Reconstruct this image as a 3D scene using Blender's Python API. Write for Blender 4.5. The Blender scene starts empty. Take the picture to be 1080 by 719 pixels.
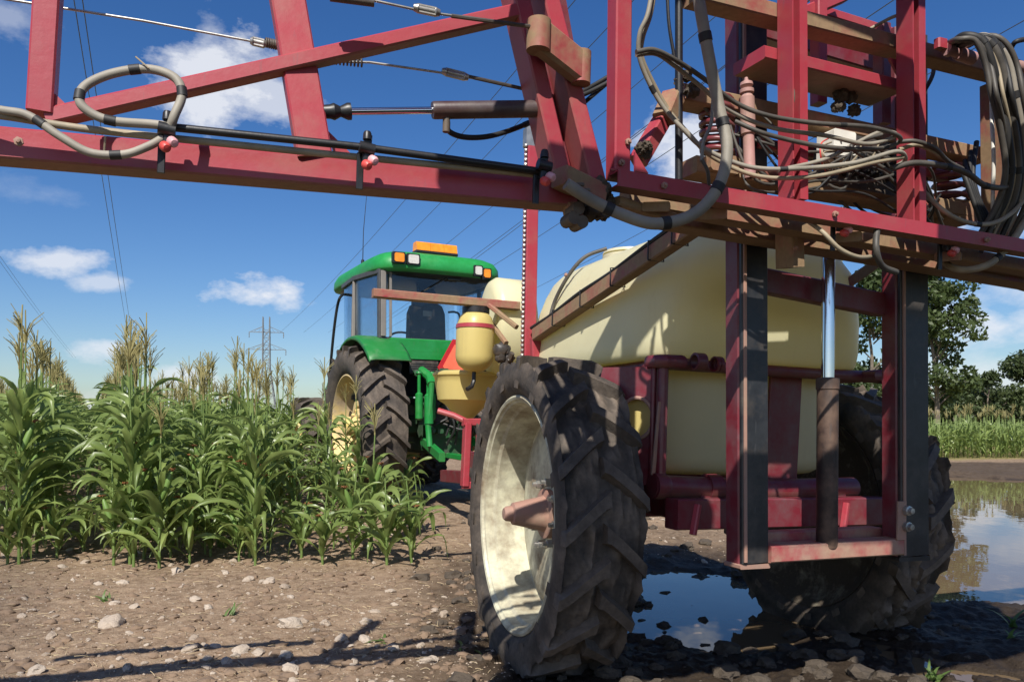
import bpy, bmesh, math, random
import numpy as np
from mathutils import Vector, Matrix, noise as mnoise
random.seed(7); RNG = np.random.default_rng(7)
scene = bpy.context.scene
col = scene.collection
R_ = math.radians

# ------------------------------------------------------------------ camera
FPX, CX, CY, CAMH = 830.0, 540.0, 442.0, 1.22        # focal length in photo pixels, horizon row, eye height
cd = bpy.data.cameras.new('camera'); cam = bpy.data.objects.new('camera', cd); col.objects.link(cam)
cam.location = (0, 0, CAMH); cam.rotation_euler = (R_(90), 0, 0)
cd.sensor_width = 36.0; cd.lens = FPX / 1080 * 36.0; cd.shift_y = (CY - 359.5) / 1080
cd.clip_start = 0.05; cd.clip_end = 5000
scene.camera = cam

# ------------------------------------------------------------------ sun, sky, exposure
SUN_DIR = Vector((0.16, 0.95, -1.0)).normalized()     # the way the light travels
sd = bpy.data.lights.new('sun', 'SUN'); sun = bpy.data.objects.new('sun', sd); col.objects.link(sun)
sd.energy = 5.0; sd.angle = R_(0.5); sd.color = (1.0, 0.95, 0.87)
sun.rotation_euler = SUN_DIR.to_track_quat('-Z', 'Y').to_euler(); sun.location = (-3, -12, 14)
world = bpy.data.worlds.new('World'); scene.world = world; world.use_nodes = True
wt = world.node_tree; wt.nodes.clear()
def wn(t, **k):
    n = wt.nodes.new(t)
    for a, b in k.items(): setattr(n, a, b)
    return n
sky = wn('ShaderNodeTexSky', sky_type='NISHITA', sun_disc=False)
sky.sun_elevation = math.asin(-SUN_DIR.z); sky.sun_rotation = math.atan2(-SUN_DIR.x, -SUN_DIR.y)
sky.altitude = 300; sky.air_density = 1.0; sky.dust_density = 0.9; sky.ozone_density = 4.0
hsv = wn('ShaderNodeHueSaturation'); hsv.inputs['Saturation'].default_value = 1.27; hsv.inputs['Hue'].default_value = 0.509; hsv.inputs['Value'].default_value = 1.0
wt.links.new(sky.outputs[0], hsv.inputs['Color'])
geo = wn('ShaderNodeTexCoord')
def cdir(px, py):
    return Vector(((px - CX) / FPX, 1, (CY - py) / FPX)).normalized()
nz = wn('ShaderNodeTexNoise'); nz.inputs['Scale'].default_value = 7.0; nz.inputs['Detail'].default_value = 8; nz.inputs['Roughness'].default_value = 0.62
mpn = wn('ShaderNodeMapping'); mpn.inputs['Scale'].default_value = (1, 1, 1.8)
wt.links.new(geo.outputs['Generated'], mpn.inputs['Vector']); wt.links.new(mpn.outputs[0], nz.inputs['Vector'])
def wmath(op, a, b=None, clamp=False):
    n = wn('ShaderNodeMath', operation=op, use_clamp=clamp)
    for i, v in enumerate((a, b)):
        if v is None: continue
        if isinstance(v, (int, float)): n.inputs[i].default_value = v
        else: wt.links.new(v, n.inputs[i])
    return n.outputs[0]
CLOUDS = [(238, 66, .064, .05, .9), (285, 98, .06, .028, .7), (222, 40, .03, .05, .5), (276, 312, .065, .024, 1.0), (300, 318, .04, .026, .8), (50, 205, .06, .022, .14),
          (62, 276, .04, .014, .8), (112, 298, .03, .012, .6), (115, 369, .04, .014, .7), (195, 396, .05, .018, .7), (20, 18, .05, .02, .35),
          (1050, 345, .10, .025, .8), (1085, 310, .06, .02, .5), (735, 165, .055, .05, .85), (1000, 395, .12, .03, .55), (640, 405, .3, .03, .3),
          (-300, 200, .14, .05, .9), (1400, 150, .25, .08, .9), (1330, 330, .22, .04, .8), (-320, 330, .2, .04, .8), (40, 430, .25, .02, .4)]
acc = None
for (px, py, sx, sz, amt) in CLOUDS:
    d0 = cdir(px, py)
    s_ = wn('ShaderNodeVectorMath', operation='SUBTRACT'); wt.links.new(geo.outputs['Generated'], s_.inputs[0]); s_.inputs[1].default_value = d0
    m_ = wn('ShaderNodeVectorMath', operation='MULTIPLY'); wt.links.new(s_.outputs[0], m_.inputs[0]); m_.inputs[1].default_value = (1 / sx, 1 / sx, 1 / sz)
    l_ = wn('ShaderNodeVectorMath', operation='LENGTH'); wt.links.new(m_.outputs[0], l_.inputs[0])
    fall = wmath('SUBTRACT', 1.0, l_.outputs['Value'])                       # 1 at centre
    k = wmath('ADD', wmath('MULTIPLY', fall, 0.55), wmath('MULTIPLY', wmath('SUBTRACT', nz.outputs['Fac'], 0.5), 2.6))
    k = wmath('MULTIPLY', wmath('MULTIPLY', k, 2.6, True), min(1.0, amt * 0.95))
    acc = k if acc is None else wmath('MAXIMUM', acc, k)
mixc = wn('ShaderNodeMix', data_type='RGBA'); wt.links.new(acc, mixc.inputs[0])
wt.links.new(hsv.outputs[0], mixc.inputs[6]); mixc.inputs[7].default_value = (7.6, 7.8, 8.3, 1)
bg = wn('ShaderNodeBackground'); bg.inputs['Strength'].default_value = 0.088
wo = wn('ShaderNodeOutputWorld'); wt.links.new(mixc.outputs[2], bg.inputs['Color']); wt.links.new(bg.outputs[0], wo.inputs['Surface'])
scene.view_settings.view_transform = 'Standard'; scene.view_settings.look = 'None'; scene.view_settings.gamma = 1
scene.view_settings.exposure = 0.36

# ------------------------------------------------------------------ projection helpers (photo pixel + plane -> real place)
EYE = Vector((0, 0, CAMH))
def ray(px, py): return Vector(((px - CX) / FPX, 1, (CY - py) / FPX))
class Frame:
    def __init__(self, o, t, s):
        self.o = Vector(o); self.t = Vector(t).normalized(); self.s = Vector(s).normalized(); self.w = self.t.cross(self.s)
        self.m = Matrix(((self.t.x, self.s.x, self.w.x, self.o.x), (self.t.y, self.s.y, self.w.y, self.o.y), (self.t.z, self.s.z, self.w.z, self.o.z), (0, 0, 0, 1)))
    def loc(self, p):
        d = p - self.o; return Vector((d.dot(self.t), d.dot(self.s), d.dot(self.w)))
    def v(self, px, py, v):
        r = ray(px, py); k = (self.o + v * self.s - EYE).dot(self.s) / r.dot(self.s); return self.loc(EYE + k * r)
    def u(self, px, py, u):
        r = ray(px, py); k = (self.o + u * self.t - EYE).dot(self.t) / r.dot(self.t); return self.loc(EYE + k * r)
SP = Frame((1.03, 4.25, 0), (.927, .3746, -.031), (-.3746, .927, 0))          # sprayer
_ty = R_(28)
_tt = Vector((math.cos(_ty), math.sin(_ty), 0)); _ts = Vector((-math.sin(_ty), math.cos(_ty), 0))
_tc = Vector(((383 - 540) / 830 * 9.39, 9.39, 0)) + .93 * _tt; _tc.z = .19
TR = Frame(_tc, _tt, _ts)                                                      # tractor
def gpt(px, py, z=.05):
    r = ray(px, py); k = (z - CAMH) / r.z; return EYE + k * r
def dpt(px, py, d): return EYE + ray(px, py) * d

# ------------------------------------------------------------------ material helpers
def mat(name):
    m = bpy.data.materials.new(name); m.use_nodes = True
    nt = m.node_tree; b = nt.nodes['Principled BSDF']
    return m, nt, b
def N(nt, t, **k):
    n = nt.nodes.new(t)
    for a, b in k.items(): setattr(n, a, b)
    return n
def tc(nt, which='Object', scale=None):
    c = N(nt, 'ShaderNodeTexCoord'); o = c.outputs[which]
    if scale:
        mp = N(nt, 'ShaderNodeMapping'); mp.inputs['Scale'].default_value = scale; nt.links.new(o, mp.inputs['Vector']); o = mp.outputs[0]
    return o
def noise(nt, vec, scale, detail=4, rough=.55):
    n = N(nt, 'ShaderNodeTexNoise'); n.inputs['Scale'].default_value = scale; n.inputs['Detail'].default_value = detail; n.inputs['Roughness'].default_value = rough
    if vec is not None: nt.links.new(vec, n.inputs['Vector'])
    return n.outputs['Fac']
def ramp(nt, fac, stops):
    r = N(nt, 'ShaderNodeValToRGB'); nt.links.new(fac, r.inputs[0]); e = r.color_ramp.elements
    while len(e) < len(stops): e.new(.5)
    for i, (p, c) in enumerate(stops):
        e[i].position = p; e[i].color = (c, c, c, 1) if isinstance(c, (int, float)) else (*c, 1)
    return r.outputs[0]
def mix(nt, fac, a, b, mode='MIX'):
    m = N(nt, 'ShaderNodeMix', data_type='RGBA', blend_type=mode)
    if isinstance(fac, (int, float)): m.inputs[0].default_value = fac
    else: nt.links.new(fac, m.inputs[0])
    for i, v in ((6, a), (7, b)):
        if isinstance(v, tuple): m.inputs[i].default_value = (*v, 1)
        else: nt.links.new(v, m.inputs[i])
    return m.outputs[2]
def mth(nt, op, a, b=0., clamp=False):
    n = N(nt, 'ShaderNodeMath', operation=op, use_clamp=clamp)
    for i, v in enumerate((a, b)):
        if isinstance(v, (int, float)): n.inputs[i].default_value = v
        else: nt.links.new(v, n.inputs[i])
    return n.outputs[0]
def bump(nt, b, h, strength=.3, dist=.01):
    n = N(nt, 'ShaderNodeBump'); n.inputs['Strength'].default_value = strength; n.inputs['Distance'].default_value = dist
    nt.links.new(h, n.inputs['Height']); nt.links.new(n.outputs[0], b.inputs['Normal'])

DIRT = (.24, .165, .10)
def painted(name, base, dirt=.35, under=.75, rough=.42, fade=None, dirtcol=DIRT, scale=1.0, metallic=0):
    """enamel with road dirt: thrown mud sits in patches, thickest on the faces that look down at the ground"""
    m, nt, b = mat(name)
    v = tc(nt); n1 = noise(nt, v, 3.2 * scale, 6, .6); n2 = noise(nt, v, 40 * scale, 4); n3 = noise(nt, v, 11 * scale, 5, .65)
    g = N(nt, 'ShaderNodeNewGeometry'); sx = N(nt, 'ShaderNodeSeparateXYZ'); nt.links.new(g.outputs['True Normal'], sx.inputs[0])
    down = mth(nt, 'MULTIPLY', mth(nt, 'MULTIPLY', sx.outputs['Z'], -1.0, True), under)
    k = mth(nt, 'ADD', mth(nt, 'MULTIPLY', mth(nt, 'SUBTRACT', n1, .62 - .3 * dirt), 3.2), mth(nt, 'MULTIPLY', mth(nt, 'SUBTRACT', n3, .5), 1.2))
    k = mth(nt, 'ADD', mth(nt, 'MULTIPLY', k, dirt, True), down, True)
    fc = fade or tuple(min(1, c * .62 + .05) for c in base)
    c = mix(nt, ramp(nt, n3, [(.38, 0.), (.7, 1.)]), base, fc)
    c = mix(nt, k, c, mix(nt, n2, tuple(x * .7 for x in dirtcol), tuple(x * 1.25 for x in dirtcol)))
    sc = ramp(nt, noise(nt, tc(nt, 'Object', (60, 60, 9)), 1.0, 3), [(.64, 0.), (.69, 1.)])
    c = mix(nt, mth(nt, 'MULTIPLY', sc, .35), c, tuple(x * .45 + .06 for x in base))
    nt.links.new(c, b.inputs['Base Color'])
    nt.links.new(mth(nt, 'ADD', rough, mth(nt, 'MULTIPLY', k, .45), True), b.inputs['Roughness'])
    b.inputs['Metallic'].default_value = metallic
    bump(nt, b, mth(nt, 'ADD', n2, mth(nt, 'MULTIPLY', n3, .6)), .14, .004)
    return m
def plain(name, base, rough=.5, metallic=0, var=.25, scale=12, bmp=.1, spec=None):
    m, nt, b = mat(name); v = tc(nt); n = noise(nt, v, scale, 5)
    nt.links.new(mix(nt, ramp(nt, n, [(.3, 0.), (.7, 1.)]), tuple(c * (1 - var) for c in base), tuple(min(1, c * (1 + var)) for c in base)), b.inputs['Base Color'])
    b.inputs['Roughness'].default_value = rough; b.inputs['Metallic'].default_value = metallic
    if spec is not None: b.inputs['Specular IOR Level'].default_value = spec
    bump(nt, b, noise(nt, v, scale * 6, 3), bmp, .004)
    return m
M = {}
M['red'] = painted('red_enamel', (.35, .036, .052), .36, .8, fade=(.34, .055, .066))
M['red_dirty'] = painted('muddy_red_enamel', (.30, .034, .045), 1.15, 1.0, scale=1.3, fade=(.34, .08, .075), dirtcol=(.27, .18, .10))
M['maroon'] = painted('maroon_enamel', (.16, .016, .026), .25, .5, .38)
M['mast_shade'] = painted('black_shaded_steel', (.016, .017, .02), .55, .3, .38, dirtcol=(.14, .105, .07), fade=(.03, .032, .036))  # near-black colour stands for boom shade on the dirty mast rear faces
M['green'] = painted('green_enamel', (.012, .20, .035), .22, .5, .35, fade=(.02, .24, .06))
M['green_roof'] = painted('green_roof_plastic', (.012, .23, .042), .16, .1, .45, fade=(.02, .29, .07))
M['yellow'] = painted('yellow_enamel', (.72, .53, .16), .85, .3, .5, dirtcol=(.42, .33, .22), fade=(.70, .56, .28))
M['rimcream'] = painted('cream_enamel', (.60, .58, .42), .85, .1, .42, fade=(.50, .49, .37), dirtcol=(.20, .145, .09), scale=1.5)
M['rimmud'] = painted('mud_coated_rim', (.30, .27, .19), 1.3, .3, .8, dirtcol=(.07, .055, .04), scale=2)
M['ramdark'] = painted('dark_ram_barrel', (.045, .018, .02), .2, .3, .45)
M['hubbrown'] = painted('dusty_hub', (.36, .19, .14), .7, .3, .65, dirtcol=(.36, .25, .17))
M['black'] = plain('black_plastic', (.014, .014, .015), .42)
M['blackrub'] = plain('black_rubber', (.018, .018, .018), .6)
M['hose_grey'] = plain('dusty_grey_hose', (.26, .235, .19), .62, 0, .3, 7)
M['hose_dark'] = plain('dark_hose', (.075, .068, .058), .55, 0, .45, 9)
M['hose_tan'] = plain('tan_hose', (.30, .25, .17), .6, 0, .3, 9)
M['steel'] = plain('galvanised_steel', (.42, .41, .38), .4, .75, .3, 14)
M['darksteel'] = painted('oily_dark_steel', (.035, .03, .028), .6, .4, .5)
M['chrome'] = plain('chrome_rod', (.72, .74, .78), .12, 1, .05, 5, .02)
M['white'] = plain('white_plastic', (.72, .70, .63), .4, 0, .12)
M['pink'] = plain('pink_nozzle_cap', (.72, .36, .38), .5, 0, .2, 30)
M['redcap'] = plain('red_nozzle_cap', (.60, .07, .06), .45, 0, .2, 30)
M['orange'] = plain('amber_lens', (.85, .27, .02), .25, 0, .15, 20)
M['lens'] = plain('lamp_lens', (.6, .58, .52), .15, 0, .1, 40)
M['damper'] = painted('dusty_pink_damper', (.45, .23, .22), .6, .4, .55, dirtcol=(.36, .25, .17))
M['smv'] = plain('orange_triangle', (.85, .16, .08), .5, 0, .1)
M['smvred'] = plain('red_reflector', (.45, .015, .02), .35, 0, .1)
M['seat'] = plain('charcoal_seat_cloth', (.03, .03, .034), .8, 0, .3)
M['pylon'] = plain('weathered_galvanised', (.17, .18, .19), .7, .2, .2, 1)
M['wire'] = plain('aluminium_cable', (.07, .075, .085), .6, .2, .2, 1)
M['trunk'] = plain('tree_bark', (.16, .13, .10), .9, 0, .45, 3, .6)
def plastic_tank(name, base, sss=.0):
    m, nt, b = mat(name); v = tc(nt); n = noise(nt, v, 2.2, 5, .6); n2 = noise(nt, tc(nt, 'Object', (14, 14, 1.6)), 1.0, 5, .6)
    c = mix(nt, ramp(nt, n, [(.3, 0.), (.75, 1.)]), base, tuple(x * .86 for x in base))
    c = mix(nt, mth(nt, 'MULTIPLY', ramp(nt, n2, [(.6, 0.), (.82, 1.)]), .28), c, (.42, .33, .16))
    nt.links.new(c, b.inputs['Base Color']); b.inputs['Roughness'].default_value = .36
    b.inputs['Subsurface Weight'].default_value = sss; b.inputs['Subsurface Radius'].default_value = (.06, .045, .015); b.inputs['Subsurface Scale'].default_value = .5
    bump(nt, b, noise(nt, v, 18, 3), .04, .01)
    t = N(nt, 'ShaderNodeBsdfTranslucent'); t.inputs[0].default_value = (base[0], base[1] * .96, base[2] * .62, 1)
    s = N(nt, 'ShaderNodeMixShader'); s.inputs[0].default_value = .3; nt.links.new(b.outputs[0], s.inputs[1]); nt.links.new(t.outputs[0], s.inputs[2]); nt.links.new(s.outputs[0], nt.nodes['Material Output'].inputs[0])
    return m
M['tank'] = plastic_tank('cream_polyethylene', (.86, .81, .53))
M['tank_white'] = plastic_tank('white_polyethylene', (.78, .74, .56))
M['tank_yellow'] = plastic_tank('yellow_polyethylene', (.78, .64, .24))
def tyre_mat(name, dusty):
    m, nt, b = mat(name); v = tc(nt); n = noise(nt, v, 5, 7, .65); n2 = noise(nt, v, 45, 4)
    at = N(nt, 'ShaderNodeAttribute', attribute_name='mud')
    k = mth(nt, 'ADD', ramp(nt, n, [(.40 - .14 * dusty, 0.), (.70, .62)]), at.outputs['Fac'], True)
    c = mix(nt, k, mix(nt, n2, (.011, .010, .0095), (.034, .029, .025)), mix(nt, n2, (.085, .063, .046), (.24, .19, .145)))
    c = mix(nt, ramp(nt, at.outputs['Fac'], [(.9, 0.), (1., 1.)]), c, mix(nt, n2, (.05, .038, .027), (.11, .085, .06)))
    nt.links.new(c, b.inputs['Base Color']); b.inputs['Roughness'].default_value = .8
    bump(nt, b, mth(nt, 'ADD', n2, n), .35, .008)
    return m
M['tyre'] = tyre_mat('muddy_tyre_rubber', .3); M['tyre_dusty'] = tyre_mat('dusty_tyre_rubber', 1.2)
m, nt, b = mat('clotted_mud'); v = tc(nt); n2 = noise(nt, v, 30, 6, .7)
nt.links.new(mix(nt, n2, (.03, .022, .016), (.13, .10, .07)), b.inputs['Base Color']); b.inputs['Roughness'].default_value = .85; bump(nt, b, n2, .9, .02); M['mud'] = m
# cab glass: clear tinted pane with real mirror reflection
m, nt, b = mat('tinted_cab_glass'); nt.nodes.remove(b)
tr = N(nt, 'ShaderNodeBsdfTransparent'); tr.inputs[0].default_value = (.95, .985, 1, 1)
gl = N(nt, 'ShaderNodeBsdfGlossy'); gl.inputs['Roughness'].default_value = .03; gl.inputs[0].default_value = (.9, .95, 1, 1)
fr = N(nt, 'ShaderNodeFresnel'); fr.inputs[0].default_value = 1.5
ms = N(nt, 'ShaderNodeMixShader'); nt.links.new(mth(nt, 'MULTIPLY', fr.outputs[0], .8, True), ms.inputs[0]); nt.links.new(tr.outputs[0], ms.inputs[1]); nt.links.new(gl.outputs[0], ms.inputs[2])
df = N(nt, 'ShaderNodeBsdfDiffuse'); df.inputs[0].default_value = (.42, .36, .28, 1)
ms2 = N(nt, 'ShaderNodeMixShader'); nt.links.new(ramp(nt, noise(nt, tc(nt), 6, 8, .75), [(.55, .0), (.85, .16)]), ms2.inputs[0])
nt.links.new(ms.outputs[0], ms2.inputs[1]); nt.links.new(df.outputs[0], ms2.inputs[2]); nt.links.new(ms2.outputs[0], nt.nodes['Material Output'].inputs[0]); M['glass'] = m
def leafmat(name, c0, c1, trans=.35, rough=.42, spec=.5, scale=3):
    m, nt, b = mat(name); v = tc(nt); oi = N(nt, 'ShaderNodeObjectInfo')
    n = noise(nt, v, scale, 4); at = N(nt, 'ShaderNodeAttribute', attribute_name='tone')
    k = mth(nt, 'ADD', mth(nt, 'MULTIPLY', n, .5), mth(nt, 'ADD', mth(nt, 'MULTIPLY', at.outputs['Fac'], .55), mth(nt, 'MULTIPLY', oi.outputs['Random'], .2)), True)
    c = mix(nt, k, c0, c1); nt.links.new(c, b.inputs['Base Color']); b.inputs['Roughness'].default_value = rough; b.inputs['Specular IOR Level'].default_value = spec
    t = N(nt, 'ShaderNodeBsdfTranslucent'); nt.links.new(mix(nt, .5, c, tuple(min(1, x * 1.8) for x in c1)), t.inputs[0])
    s = N(nt, 'ShaderNodeMixShader'); s.inputs[0].default_value = trans
    nt.links.new(b.outputs[0], s.inputs[1]); nt.links.new(t.outputs[0], s.inputs[2]); nt.links.new(s.outputs[0], nt.nodes['Material Output'].inputs[0])
    return m
M['cornleaf'] = leafmat('corn_leaf', (.065, .12, .03), (.27, .34, .10), .36, .36)
M['cornstalk'] = leafmat('corn_stalk', (.10, .17, .04), (.22, .28, .08), .1, .5)
M['tassel'] = leafmat('corn_tassel', (.25, .22, .08), (.42, .37, .16), .25, .7)
M['green_dark'] = painted('oily_green_castings', (.010, .085, .022), .7, .5, .5, dirtcol=(.05, .045, .035))
M['husk'] = leafmat('corn_husk', (.12, .22, .05), (.22, .33, .08), .15, .5)
M['silk'] = plain('corn_silk', (.22, .09, .03), .8, 0, .3, 30)
M['leaf_tree'] = leafmat('tree_leaf', (.028, .05, .016), (.085, .12, .035), .3, .55)
M['leaf_bush'] = leafmat('bush_leaf', (.022, .042, .014), (.075, .10, .03), .25, .6)
M['grass'] = leafmat('weed_leaf', (.06, .12, .025), (.15, .22, .06), .3, .5)
M['drygrass'] = leafmat('dry_grass', (.30, .24, .11), (.48, .40, .2), .3, .7)

# ------------------------------------------------------------------ mesh helpers
class MB:
    def __init__(self): self.v = []; self.f = []; self.mud = []
    def add(self, vs, fs):
        o = len(self.v); self.v.extend([tuple(p) for p in vs]); self.f.extend([tuple(i + o for i in q) for q in fs])
    def prism(self, outline, p0, p1, ref=(0, 0, 1), scale1=1.0):
        """outline (a,b) swept from p0 to p1; a runs along side = axis x ref, b along up"""
        p0 = Vector(p0); p1 = Vector(p1); d = (p1 - p0).normalized(); r = Vector(ref)
        if abs(d.dot(r)) > .98: r = Vector((0, 1, 0))
        a = d.cross(r).normalized(); b = a.cross(d).normalized(); n = len(outline)
        vs = [p0 + a * x + b * y for x, y in outline] + [p1 + (a * x + b * y) * scale1 for x, y in outline]
        fs = [(i, (i + 1) % n, n + (i + 1) % n, n + i) for i in range(n)] + [tuple(range(n))[::-1], tuple(range(n, 2 * n))]
        self.add(vs, fs)
    def beam(self, p0, p1, w, h, ref=(0, 0, 1), c=.006):
        x, y = w / 2, h / 2; c = min(c, x * .4, y * .4)
        self.prism([(-x + c, -y), (x - c, -y), (x, -y + c), (x, y - c), (x - c, y), (-x + c, y), (-x, y - c), (-x, -y + c)], p0, p1, ref)
    def box(self, lo, hi, c=.006):
        lo = Vector(lo); hi = Vector(hi); m_ = (lo + hi) / 2
        self.beam((m_.x, lo.y, m_.z), (m_.x, hi.y, m_.z), hi.x - lo.x, hi.z - lo.z, (0, 0, 1), c)
    def tube(self, pts, r, seg=8, cap=True, taper=None):
        pts = [Vector(p) for p in pts]; n = len(pts)
        T = [(pts[min(i + 1, n - 1)] - pts[max(i - 1, 0)]).normalized() for i in range(n)]
        a = T[0].orthogonal().normalized(); vs = []; fs = []
        for i in range(n):
            a = (a - T[i] * a.dot(T[i])).normalized(); b_ = T[i].cross(a)
            rr = r if taper is None else r + (taper - r) * i / (n - 1)
            if isinstance(r, (list, tuple)): rr = r[i]
            vs += [pts[i] + (a * math.cos(q) + b_ * math.sin(q)) * rr for q in [2 * math.pi * j / seg for j in range(seg)]]
        for i in range(n - 1):
            for j in range(seg): fs.append((i * seg + j, i * seg + (j + 1) % seg, (i + 1) * seg + (j + 1) % seg, (i + 1) * seg + j))
        if cap: fs += [tuple(range(seg))[::-1], tuple(range((n - 1) * seg, n * seg))]
        self.add(vs, fs)
    def lathe(self, prof, o, axis, seg=32, close=False):
        """prof: (along axis, radius)"""
        o = Vector(o); d = Vector(axis).normalized(); a = d.orthogonal().normalized(); b_ = d.cross(a); vs = []; fs = []; n = len(prof)
        for (x, r) in prof:
            vs += [o + d * x + (a * math.cos(q) + b_ * math.sin(q)) * max(r, 1e-4) for q in [2 * math.pi * j / seg for j in range(seg)]]
        for i in range(n - 1 + (1 if close else 0)):
            k = (i + 1) % n
            for j in range(seg): fs.append((i * seg + j, i * seg + (j + 1) % seg, k * seg + (j + 1) % seg, k * seg + j))
        self.add(vs, fs)
    def blob(self, c, r, seed=0, amp=.35, freq=2.2, sub=3, sq=(1, 1, 1)):
        bm = bmesh.new(); bmesh.ops.create_icosphere(bm, subdivisions=sub, radius=1)
        c = Vector(c); vs = []
        for v in bm.verts:
            p = v.co.copy(); k = 1 + amp * mnoise.fractal(p * freq + Vector((seed * 7.3, seed * 3.1, seed)), 1.0, 2.0, 4)
            vs.append(c + Vector((p.x * sq[0], p.y * sq[1], p.z * sq[2])) * k * r)
        self.add(vs, [[x.index for x in f.verts] for f in bm.faces]); bm.free()
    def build(self, name, m, parent=None, smooth=35, link=True):
        me = bpy.data.meshes.new(name); me.from_pydata(self.v, [], self.f); me.update()
        bm = bmesh.new(); bm.from_mesh(me); bmesh.ops.recalc_face_normals(bm, faces=bm.faces) if len(bm.faces) < 60000 else None; bm.to_mesh(me); bm.free()
        if smooth:
            me.polygons.foreach_set('use_smooth', [True] * len(me.polygons)); me.set_sharp_from_angle(angle=R_(smooth))
        me.materials.append(m)
        if self.mud:
            at = me.attributes.new('mud', 'FLOAT', 'POINT'); at.data.foreach_set('value', (self.mud + [0] * len(self.v))[:len(self.v)])
        o = bpy.data.objects.new(name, me)
        if link: col.objects.link(o)
        if parent is not None: o.parent = parent
        return o
def tag(o, label=None, cat=None, group=None, kind=None):
    if label: o['label'] = label
    if cat: o['category'] = cat
    if group: o['group'] = group
    if kind: o['kind'] = kind
    return o
def thing(name, label, cat, matrix=None, group=None):
    o = bpy.data.objects.new(name, None); col.objects.link(o); o.empty_display_size = .2
    if matrix is not None: o.matrix_world = matrix
    return tag(o, label, cat, group)
def copy_tree(o, parent=None, keep=True):
    c = o.copy(); col.objects.link(c)
    if parent is not None: c.parent = parent
    for ch in list(o.children): copy_tree(ch, c)
    return c
def spline(pts, n=8):
    pts = [Vector(p) for p in pts]; out = []
    P = [pts[0] * 2 - pts[1]] + pts + [pts[-1] * 2 - pts[-2]]
    for i in range(1, len(P) - 2):
        a, b_, c, d = P[i - 1:i + 3]
        for j in range(n):
            t = j / n
            out.append(.5 * ((2 * b_) + (c - a) * t + (2 * a - 5 * b_ + 4 * c - d) * t * t + (3 * b_ - a - 3 * c + d) * t ** 3))
    out.append(pts[-1]); return out
def one(fn, *a, **k):
    m_ = MB(); getattr(m_, fn)(*a, **k); return m_
# numpy value noise
def vnoise(x, y, seed=0):
    xi = np.floor(x).astype(np.int64); yi = np.floor(y).astype(np.int64); fx = x - xi; fy = y - yi
    fx = fx * fx * (3 - 2 * fx); fy = fy * fy * (3 - 2 * fy)
    def h(a, b_):
        n = (a * 374761393 + b_ * 668265263 + seed * 144665) & 0x7fffffff
        n = ((n ^ (n >> 13)) * 1274126177) & 0x7fffffff
        return ((n ^ (n >> 16)) & 0xffff) / 65535.0
    return (h(xi, yi) * (1 - fx) + h(xi + 1, yi) * fx) * (1 - fy) + (h(xi, yi + 1) * (1 - fx) + h(xi + 1, yi + 1) * fx) * fy
def fbm(x, y, octv=5, seed=0, gain=.5):
    s = 0; a = 1; t = 0
    for i in range(octv):
        s = s + a * vnoise(x * 2 ** i + i * 17.3, y * 2 ** i - i * 9.1, seed + i); t += a; a *= gain
    return s / t - .5
def sst(a, b_, x):
    k = np.clip((x - a) / (b_ - a), 0, 1); return k * k * (3 - 2 * k)
# ------------------------------------------------------------------ ground
WATER = -.045
def puddle(x, y):
    """1 inside a puddle, 0 on dry land"""
    n = fbm(x * 1.3 + 5, y * 1.3, 5, 21) * 1.0
    pa = 1 - np.sqrt(((x - 1.32) / .60) ** 2 + ((y - 5.35) / 1.35) ** 2)
    pa2 = 1 - np.sqrt(((x - .72) / .30) ** 2 + ((y - 5.0) / .55) ** 2)
    ang = x / np.maximum(y, .5)
    pb = np.minimum(np.minimum((ang - .42) * 5.0, (17.2 + fbm(x * .35, x * 0 + 2, 4, 55) * 6 - y) * .22), (y - 4.35 - .25 * np.sin(x * 2.1)) * .75)
    pb = np.minimum(pb, 1.0) - 1.1 * np.exp(-(((x - 3.05) / .55) ** 2 + ((y - 5.1) / .42) ** 2)) - .9 * np.exp(-(((x - 2.55) / .30) ** 2 + ((y - 4.55) / .25) ** 2))
    return sst(-.02, .38, np.maximum(np.maximum(pa, pa2), pb) + n * .7)
def ground_h(x, y, fine=True):
    q = x * .883 + y * .469; p = -x * .469 + y * .883
    base = .03 + .14 * sst(6.2, 9.0, y) * sst(3.2, 1.4, x) + .03 * sst(0, -2, x)
    base = base - .055 * sst(-.15, .6, x) * sst(9.5, 6.5, y)
    base = base + .05 * sst(17.0, 19.5, y)
    pud = puddle(x, y)
    mud = sst(-.35, .25, x - .04 * (y - 4)) * sst(9.5, 6.0, y)
    n1 = fbm(x * .7, y * .7, 4, 3); n2 = fbm(x * 3.1, y * 3.1, 5, 9); n3 = fbm(x * 9, y * 9, 4, 13)
    h = base + n1 * .05 + n2 * (.035 + .05 * mud) + np.abs(n3) * (.018 + .05 * mud) * sst(16, 6, y)
    h = h + (np.abs(fbm(x * 22, y * 22, 3, 31)) * .022) * sst(9, 4, y)
    # wheel rut pressed behind the near tyre, and its chevron prints in the mud
    su = (x - 1.03) * .927 + (y - 4.25) * .3746; sv = (y - 4.25) * .927 - (x - 1.03) * .3746
    for u0 in (-1.05, 1.0):
        rut = np.exp(-((su - u0) / .21) ** 4) * sst(2.5, .4, sv) * (1 if u0 < 0 else 1)
        h = h - .035 * rut
        h = h + .028 * rut * (np.sin((sv + np.abs(su - u0) * 1.0) * 2 * math.pi / .23) > .1) * sst(2.0, .2, sv)
    h = h * (1 - pud) + pud * (WATER - .045 + n2 * .03 + np.maximum(n3, 0) * .10 * mud)
    h = h + np.abs(n2) * .10 * sst(16.5, 18.5, y) * sst(24, 21, y)
    far = sst(40, 120, np.hypot(x, y)); h = h * (1 - far) + far * (-.02)
    return h
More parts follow.
